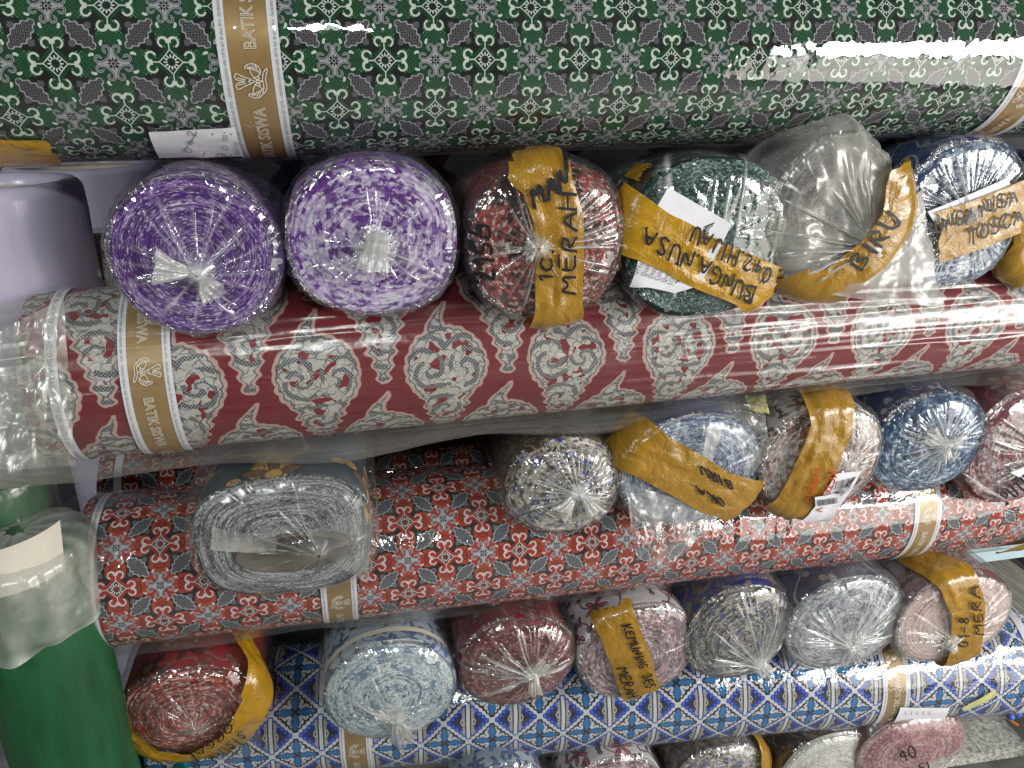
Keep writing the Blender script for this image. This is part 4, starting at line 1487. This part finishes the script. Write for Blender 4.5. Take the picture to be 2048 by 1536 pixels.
E_['b5'] = mat_end('dark blue and white cut edge', (0.02, 0.05, 0.12), (0.12, 0.20, 0.32), (0.56, 0.60, 0.65), 0.50, 0.60, 0.15, 1.4, 0.55, (0.01, 0.02, 0.06))
b5 = Bolt("dark blue bolt with a dull beige knot in the second row", 1858, 886, 110, 98, 1.07, F_nav, E_['b5'], seed=35, bulge=0.018)
b5.film((1872, 878), pleats=64, gather=0.62, amp=0.006, milk=0.05, off=0.009, rc=0.03)
b5.knot((1872, 878), (1835, 856), spread=0.014, out=0.014, seed=21)
b5.knot((1872, 878), (1902, 868), spread=0.013, out=0.012, seed=22)
b5.knot((1872, 878), (1872, 905), spread=0.008, out=0.014, seed=23)

E_['b6'] = mat_end('plum cut edge', (0.10, 0.03, 0.045), (0.30, 0.20, 0.22), (0.58, 0.52, 0.52), 0.50, 0.60, 0.1, 1.4, 0.6, (0.22, 0.015, 0.03))
F_plu = mat_floral('plum flower print', (0.12, 0.015, 0.03), (0.14, 0.02, 0.035), (0.42, 0.30, 0.30), (0.32, 0.06, 0.07), 9.0)
b6 = Bolt("plum red bolt marked PUTIH in black at the right edge of the second row", 2040, 893, 102, 112, 1.08, F_plu, E_['b6'], seed=36, bulge=0.016)
b6.film((2075, 900), mat='film', pleats=30, gather=0.4, milk=0.12, off=0.009, rc=0.03)
b6.write("PUTIH", (2012, 1002), (12, -13), (-24, -20), w=3.6, off=0.014, seed=16)
b6.paper([(2004, 935), (2080, 900), (2090, 950), (2050, 960)], off=0.014)
sheet("bag_corner", [PY(1915, 935, 1.06), PY(1985, 985, 1.055), PY(2062, 1025, 1.05), PY(1960, 975, 1.05)], 'film_bag', (24, 24), 0.004, 7, 29, 0.25, b6.o, bolt=b6)

# ------------------------------------------------------------------ third row
E_['c1'] = mat_end('red and white ringed cut edge', (0.14, 0.025, 0.02), (0.48, 0.09, 0.06), (0.66, 0.52, 0.47), 0.48, 0.58, 1.0, 1.0, 0.55)
F_red = mat_floral('bright red print', (0.30, 0.015, 0.015), (0.34, 0.02, 0.02), (0.08, 0.02, 0.02), (0.30, 0.12, 0.10), 8.0)
q1 = Bolt("red bolt wrapped round with yellow tape marked SISINGAAN", 384, 1418, 142, 84, 1.16, F_red, E_['c1'], seed=41, bulge=0.02, n=2.3)
q1.film((400, 1440), mat='film', pleats=16, amp=0.004, gather=0.4, milk=0.07, off=0.010, rc=0.03, loose=0.005)
q1.tape([(500, 1290), (512, 1390), (470, 1460), (390, 1510), (310, 1500), (248, 1455), (225, 1380)], 52, mat='tape_yellow', off=0.022, seed=31)
q1.write("SISINGAAN", (484, 1440), (-15, 13), (11, 14), w=3.2, off=0.027, seed=17)
q1.write("ORGAI", (462, 1418), (-20, 18), (10, 14), w=3.2, off=0.027, seed=18)
sheet("bag_corner", [PY(420, 1500, 1.12), PY(515, 1430, 1.13), PY(525, 1490, 1.12), PY(450, 1545, 1.11)], 'film', (24, 24), 0.006, 8, 33, 0.04, q1.o, bolt=q1)

E_['c2'] = mat_end('icy blue cut edge', (0.10, 0.17, 0.26), (0.42, 0.50, 0.56), (0.70, 0.73, 0.74), 0.42, 0.52, 0.25, 1.3, 0.7, (0.16, 0.24, 0.34))
F_ice = mat_floral('blue on white print', (0.30, 0.36, 0.46), (0.42, 0.47, 0.54), (0.05, 0.10, 0.28), (0.10, 0.16, 0.34), 15.0)
q2 = Bolt("icy blue bolt with a long cream knot hanging down", 782, 1380, 132, 97, 1.14, F_ice, E_['c2'], seed=42, bulge=0.024)
q2.film((790, 1420), pleats=34, gather=0.70, amp=0.006, milk=0.08, off=0.010, rc=0.03)
q2.knot((790, 1412), (806, 1492), spread=0.020, out=0.026, seed=31, neck=0.009)
q2.knot((790, 1420), (756, 1402), spread=0.009, out=0.012, seed=32, neck=0.004)
qb = [q2.loc(640 + 7.5 * k, 1345 - 34 * math.sin(math.pi * k / 36)) for k in range(37)]
lab = strip(q2, [(a * 1.0, b * 1.0) for a, b in [np.array([math.cos(f), math.sin(f)]) * (q2.Rth(f) + 0.022) for f in np.linspace(2.7, 0.45, 40)]], 0.012, M['paper_cream'], 0.002, 3, 0.0002, "selvage_tape")
ff = np.linspace(2.4, 0.8, 36)
E_['c3'] = mat_end('maroon mottled cut edge', (0.10, 0.018, 0.025), (0.22, 0.08, 0.085), (0.44, 0.34, 0.31), 0.50, 0.62, 0.1, 1.5, 0.55, (0.24, 0.03, 0.05))
q3 = Bolt("maroon bolt with a thick white knot between the icy blue and pink bolts", 1035, 1322, 116, 88, 1.14, F_mar, E_['c3'], seed=43, bulge=0.024)
q3.film((1060, 1330), pleats=48, gather=0.66, amp=0.007, milk=0.08, off=0.010, rc=0.035, loose=0.004)
q3.knot((1060, 1328), (1080, 1305), spread=0.013, out=0.014, seed=33, neck=0.008)
q3.knot((1060, 1328), (1062, 1362), spread=0.012, out=0.016, seed=34, neck=0.008)

E_['c4'] = mat_end('pink grey and white cut edge', (0.16, 0.14, 0.15), (0.46, 0.24, 0.27), (0.66, 0.60, 0.60), 0.47, 0.57, 0.5, 1.5, 0.6, (0.10, 0.09, 0.10))
F_pnk = mat_floral('red scroll print on white', (0.60, 0.55, 0.56), (0.62, 0.57, 0.58), (0.40, 0.02, 0.06), (0.12, 0.05, 0.07), 11.0)
q4 = Bolt("pink and grey bolt with a tape label reading KEMUNING MERAH", 1275, 1302, 116, 92, 1.13, F_pnk, E_['c4'], seed=44, bulge=0.02)
q4.film((1300, 1300), pleats=8, gather=0.15, amp=0.002, milk=0.02, off=0.006, cone=0.0)
q4.tape([(1228, 1228), (1282, 1386)], 74, off=0.012, seed=33, wr=0.0009)
q4.write("KEMUNING", (1240, 1244), (4.6, 11.6), (17, -5), w=2.8, off=0.0160, seed=19)
q4.write("MERAH", (1226, 1322), (6, 15.5), (19, -6), w=3.2, off=0.0160, seed=20)
q4.write("3E5", (1275, 1334), (5, 13), (18, -6), w=3.0, off=0.0160, seed=21)

E_['c5'] = mat_end('brown blue and white ringed cut edge', (0.045, 0.038, 0.030), (0.28, 0.26, 0.23), (0.62, 0.60, 0.58), 0.48, 0.58, 0.9, 1.3, 0.8, (0.03, 0.05, 0.20))
F_bro = mat_floral('blue and brown print', (0.015, 0.022, 0.11), (0.02, 0.03, 0.15), (0.10, 0.05, 0.02), (0.16, 0.10, 0.06), 9.0)
q5 = Bolt("brown and blue ringed bolt with a blown-out white knot at its lower right", 1478, 1262, 103, 94, 1.12, F_bro, E_['c5'], seed=45, bulge=0.024)
q5.film((1512, 1322), pleats=36, gather=0.8, amp=0.005, milk=0.10, off=0.009, rc=0.03)
q5.knot((1508, 1318), (1528, 1335), spread=0.014, out=0.014, seed=35, neck=0.010)

E_['c6'] = mat_end('grey blue cut edge', (0.10, 0.12, 0.17), (0.34, 0.36, 0.40), (0.58, 0.59, 0.60), 0.44, 0.56, 0.2, 1.4, 0.6, (0.05, 0.06, 0.11))
F_gbl = mat_floral('navy and grey leaf print', (0.012, 0.016, 0.06), (0.016, 0.02, 0.08), (0.24, 0.23, 0.23), (0.36, 0.35, 0.35), 7.0)
q6 = Bolt("grey blue bolt gathered in milky plastic with a small cream knot", 1690, 1246, 112, 88, 1.10, F_gbl, E_['c6'], seed=46, bulge=0.016)
q6.film((1684, 1275), pleats=64, gather=0.62, amp=0.006, milk=0.30, off=0.009, rc=0.02)
q6.knot((1684, 1275), (1700, 1258), spread=0.009, out=0.014, seed=36, neck=0.006)
q6.knot((1684, 1275), (1690, 1292), spread=0.008, out=0.010, seed=37, neck=0.006)

E_['c7'] = mat_end('pale pink cut edge', (0.42, 0.26, 0.25), (0.60, 0.45, 0.42), (0.72, 0.62, 0.58), 0.44, 0.58, 0.2, 1.2)
F_rsp = mat_floral('maroon and grey print', (0.16, 0.03, 0.05), (0.30, 0.26, 0.26), (0.42, 0.38, 0.38), (0.10, 0.09, 0.09), 12.0)
q7 = Bolt("pale pink bolt with brown tape marked MERA at the right of the third row", 1908, 1236, 110, 82, 1.08, F_rsp, E_['c7'], seed=47, bulge=0.012)
q7.film((1892, 1270), pleats=60, gather=0.5, amp=0.005, milk=0.20, off=0.008)
q7.knot((1896, 1268), (1880, 1282), spread=0.016, out=0.008, seed=38, neck=0.012)
q7.tape([(1830, 1095), (1905, 1150), (1922, 1200), (1920, 1260), (1916, 1330)], 62, off=0.017, seed=35)
q7.write("MERA", (1948, 1252), (-2, -25), (-19, 0), w=2.8, off=0.0215, seed=22)
q7.write("01-8", (1920, 1278), (-1, -20), (-19, 0), w=2.8, off=0.0215, seed=23)

# ------------------------------------------------------------------ bottom row, cut by the lower edge of the picture
E_['d1'] = mat_end('lilac blue cut edge', (0.10, 0.10, 0.25), (0.36, 0.36, 0.50), (0.62, 0.60, 0.68), 0.48, 0.58, 0.2)
d1 = Bolt("lilac blue bolt at the bottom edge under the blue lattice bolt", 1000, 1612, 95, 85, 1.14, F_ice, E_['d1'], seed=51, bulge=0.02)
d1.film((1010, 1600), pleats=30, gather=0.5)
d2 = Bolt("pink bolt with red scrolls at the bottom edge beside the lilac blue one", 1225, 1602, 100, 88, 1.14, F_pnk, E_['c4'], seed=52, bulge=0.02)
d2.film((1230, 1590), pleats=30, gather=0.5)
d3 = Bolt("brown bolt with brown tape along its side at the bottom edge", 1440, 1555, 92, 62, 1.13, F_brn, E_['b2'], seed=53, bulge=0.02)
d3.film((1440, 1560), pleats=40, gather=0.7, milk=0.15)
d3.tape([(1520, 1450), (1530, 1500), (1540, 1580)], 30, off=0.016, seed=41)
E_['d4'] = mat_end('white cut edge', (0.42, 0.41, 0.38), (0.66, 0.65, 0.61), (0.78, 0.77, 0.74), 0.45, 0.55, 0.2, 1.3)
d4 = Bolt("white fluffy ended dark bolt at the bottom edge", 1655, 1552, 98, 80, 1.12, F_brn, E_['d4'], seed=54, bulge=0.02)
d4.film((1660, 1560), pleats=30, gather=0.4, milk=0.05)
E_['d5'] = mat_end('rose cut edge', (0.24, 0.07, 0.10), (0.42, 0.22, 0.24), (0.58, 0.46, 0.45), 0.48, 0.60, 0.15, 1.3)
d5 = Bolt("rose pink bagged bolt with marker writing next to the speckled slab", 1822, 1500, 102, 66, 1.10, F_mar, E_['d5'], seed=55, bulge=0.02)
d5.film((1850, 1540), mat='film_bag', pleats=26, gather=0.35, milk=0.16, off=0.010, rc=0.03, loose=0.006)
d5.write("409", (1790, 1508), (20, -9), (-8, -19), w=2.8, off=0.016, seed=24)
d5.write("51", (1826, 1526), (15, -6), (-6, -16), w=2.8, off=0.016, seed=25)

# ------------------------------------------------------------------ left: standing rolls
def standing(label, cx, top_py, R, Y, z_bot, mat, wall=0.0, name="sheet_roll", lip=0.012, inner='cream_inner', cat="plastic roll"):
    c = PY(cx, top_py, Y)
    o = thing(name, label, cat)
    o.location = (c[0], c[1], z_bot)
    h = c[2] - z_bot
    pr = [(R * 0.985, 0.0), (R, 0.004)] + [(R * (1 + 0.01 * math.sin(9 * k)), h * k) for k in (0.2, 0.4, 0.6, 0.8)] + [(R, h - lip)]
    ri = R - 2 * lip if not wall else R - wall
    for k in range(1, 9):
        f = math.pi * k / 8
        mid, hl = (R + ri) / 2, (R - ri) / 2
        pr.append((mid + hl * math.cos(f), h - lip + lip * math.sin(f)))
    body = lathe("sheet", pr, (0, 0, 0), mat, o, 96, 0.006, 3)
    lathe("inner_tube", [(ri + 0.0005, h - lip), (ri - 0.001, h - min(0.10, 0.6 * h)), (ri * 0.98, h - min(0.30, 0.9 * h)), (0.002, h - min(0.301, 0.905 * h))], (0, 0, 0), M[inner], o, 72)
    return o, c, h


z0 = PY(40, 690, 1.19)[2]
standing("lilac sheet roll standing upright with a bright open rim beside the purple bolt", -14, 360, 0.106, 1.19, z0, M['lilac'], wall=0.034, lip=0.016)
standing("tall lilac drum in shadow behind the red bolt's bagged end", 165, 325, 0.135, 1.66, 0.0, M['lilac'], wall=0.03, cat="plastic drum", name="plastic_drum")
o = thing("shelf_strap", "black strap running under the upright lilac roll", "strap")
pz0 = PY(-30, 706, 1.0)
o.location = pz0
for (a_, b_, w_) in (((-60, 690), (48, 700), 0.016), ((-60, 748), (34, 712), 0.009)):
    A0, B0 = PY(*a_, 1.10), PY(*b_, 1.14)
    d_ = unit(B0 - A0)
    up_ = unit(np.cross(np.cross(d_, Zv), d_))
    fr_ = np.cross(d_, up_)
    pts = []
    for k in np.linspace(0, 1, 12):
        c_ = A0 + (B0 - A0) * k - Zv * 0.004 * math.sin(math.pi * k)
        pts.append([c_ + up_ * w_ / 2 + fr_ * .002, c_ - up_ * w_ / 2 + fr_ * .002, c_ - up_ * w_ / 2 - fr_ * .002, c_ + up_ * w_ / 2 - fr_ * .002])
    P = np.array(pts) - np.array(pz0)
    grid("webbing", P, M['strap'], o, True, smooth=False)
standing("pale pink roll standing low at the left edge under the black strap", -40, 706, 0.042, 1.27, PY(-30, 790, 1.27)[2], mat_simple('pale pink sheet', (0.60, 0.48, 0.62), 0.4, 0.08), name="sheet_roll")


def bagged(label, cx, top_py, R, Y, z_bot, film_to, seed, hood, milk):
    """green roll standing on end with a clear bag pulled over its top"""
    o, c, h = standing(label, cx, top_py, R, Y, z_bot, M['green_sheet'], wall=0.035, lip=0.012, inner='card')
    nt, ns = 150, 60
    th = np.linspace(0, TAU, nt, endpoint=False)
    q = np.linspace(0, 1, ns)
    Q, T = np.meshgrid(q, th, indexing='ij')
    zt = h + hood
    zb = film_to
    z = np.where(Q < 0.35, zt - (hood + 0.02) * (Q / 0.35) ** 1.5, h - 0.02 - (h - 0.02 - zb) * (Q - 0.35) / 0.65)
    rr = np.where(Q < 0.35, R * np.sin(np.clip(Q / 0.35, 0, 1) * math.pi / 2) ** 0.7, R) + 0.010
    rr = rr + 0.008 * crumple(T * 2.2, z * 14, seed) + 0.004 * vnoise(T * 9 / TAU, z * 4, seed, 9)
    z = z + 0.020 * vnoise(T * 12 / TAU, Q * 0 + 1.0, seed + 3, 12) * np.clip((Q - 0.85) / 0.15, 0, 1)
    flare = np.clip((Q - 0.92) / 0.08, 0, 1)
    rr = rr + 0.016 * flare * vnoise(T * 16 / TAU, Q * 2, seed + 5, 16)
    P = np.stack([rr * np.cos(T), rr * np.sin(T), z], -1)
    mk = milk * (1 + 0.6 * vnoise(T * 5, z * 11, seed + 8)) + 0.35 * flare + 0.10 * np.clip(1 - Q / 0.3, 0, 1)
    grid("plastic_hood", P, M['film_bag'], o, True, attr=dict(milk=np.clip(mk, 0, 0.85)))
    return o, c, h


zg = 0.0
og, cg, hg = bagged("green sheet roll standing in the lower left corner under a milky plastic hood", 34, 1075, 0.088, 1.12, 0.0,
                    PY(40, 1318, 1.02)[2], 5, 0.012, 0.48)
fa, za = np.meshgrid(np.linspace(-1.75, -0.60, 16), np.linspace(0, 0.075, 8), indexing='ij')
zp = PY(80, 1195, 1.02)[2]
P = np.stack([0.0905 * np.cos(fa + za * 1.5), 0.0905 * np.sin(fa + za * 1.5), zp + za + 0.012 * (fa + 1.6)], -1)
grid("cream_paper", P, M['paper_cream'], og)
bagged("dark green bagged roll with a white sticker at the left edge behind", -38, 940, 0.078, 1.20, 0.0, PY(-20, 1150, 1.15)[2], 9, 0.015, 0.05)
bs = lathe("washing_basin", [(0.10, 0.0), (0.125, 0.06), (0.135, 0.065), (0.138, 0.071), (0.133, 0.075), (0.122, 0.066), (0.095, 0.012), (0.002, 0.010)],
           (0, 0, 0), M['teal'])
cb = PZ(205, 1560, 0.52)
bs.location = (cb[0], cb[1], 0.40)
bs['label'], bs['category'] = "teal plastic basin rim just showing at the bottom beside the green roll", "basin"

# ------------------------------------------------------------------ right: boards, slab and odds and ends on the floor
zb = 0.30
for k, (x0, x1, y0, y1) in enumerate(((1.42, 1.62, 0.9, 2.3), (1.635, 1.86, 0.85, 2.35), (1.885, 2.10, 0.9, 2.3))):
    bd = box("wooden_board", (0, 0, 0), (x1 - x0, y1 - y0, 0.035), M['wood'], None, 0.004)
    bd.location = (x0, y0, zb + 0.012 * (k % 2))
    bd.rotation_euler = (0, 0, math.radians((-3, 2, -2)[k]))
    bd['label'] = ("weathered grey board nearest the stack on the right", "middle weathered grey board on the right beyond a dark gap",
                   "farthest weathered grey board at the right edge")[k]
    bd['category'], bd['group'] = "board", "boards beside the stack"
pb = box("painted_batten", (0, 0, 0), (0.75, 0.05, 0.06), M['pale_blue'], None, 0.004)
c_ = PY(1960, 1110, 1.55)
pb.location = (c_[0] - 0.05, c_[1], c_[2] - 0.03)
pb['label'], pb['category'] = "pale blue painted batten under the right end of the orange bolt", "batten"
c_ = PY(2150, 1170, 2.0)
pl_ = box("concrete_step", (0, 0, 0), (1.1, 0.5, 0.12), M['concrete'], None, 0.01)
pl_.location = (c_[0] - 0.5, c_[1] - 0.25, c_[2] - 0.12)
pl_['label'], pl_['category'] = "pale concrete step behind the third row on the right", "step"
zs = PY(1950, 1475, 1.12)[2]
A0, B0 = PZ(1885, 1545, zs), PZ(2010, 1425, zs)
sl = box("stone_slab", (-0.26, 0, -0.03), (0, 0.42, 0), M['stone'], None, 0.003)
e0, e1_ = PZ(2062, 1492, zs), PZ(1990, 1418, zs)
sl.location = e0
sl.rotation_euler = (0, 0, math.atan2(e1_[1] - e0[1], e1_[0] - e0[0]) - math.pi / 2)
sl['label'], sl['category'] = "grey speckled stone slab in the lower right corner", "slab"
cz = PZ(2020, 1440, zb + 0.06)
bp = thing("bead_cord", "orange cord with two blue beads on the boards at the lower right", "cord")
bp.location = cz
for k, (x, y) in enumerate(((0.0, 0.0), (0.022, 0.004))):
    lathe("bead", [(0.0005, -0.008), (0.006, -0.006), (0.008, 0), (0.006, 0.006), (0.0005, 0.008)], (x, y, 0.008), M['blue_plastic'], bp, 16)
tt = np.linspace(0, 1, 24)
cc = np.stack([0.002 - 0.006 * np.sin(5 * tt), -0.02 + 0.06 * tt, 0.004 + 0 * tt], -1)
ph = np.linspace(0, TAU, 8, endpoint=False)
P = cc[:, None] + np.stack([np.cos(ph), 0 * ph, np.sin(ph)], -1)[None] * 0.003
grid("cord", P, M['orange_plastic'], bp, True)
ys = sheet("yellow_plastic_scrap", [PY(1490, 792, 1.12), PY(1530, 795, 1.10), PY(1540, 830, 1.06), PY(1500, 822, 1.07)], 'yellow_scrap', (20, 20), 0.010, 9, 3, 0.0)
ys['label'], ys['category'] = "crumpled pale yellow plastic scrap tucked under the red bolt's hem", "plastic scrap"
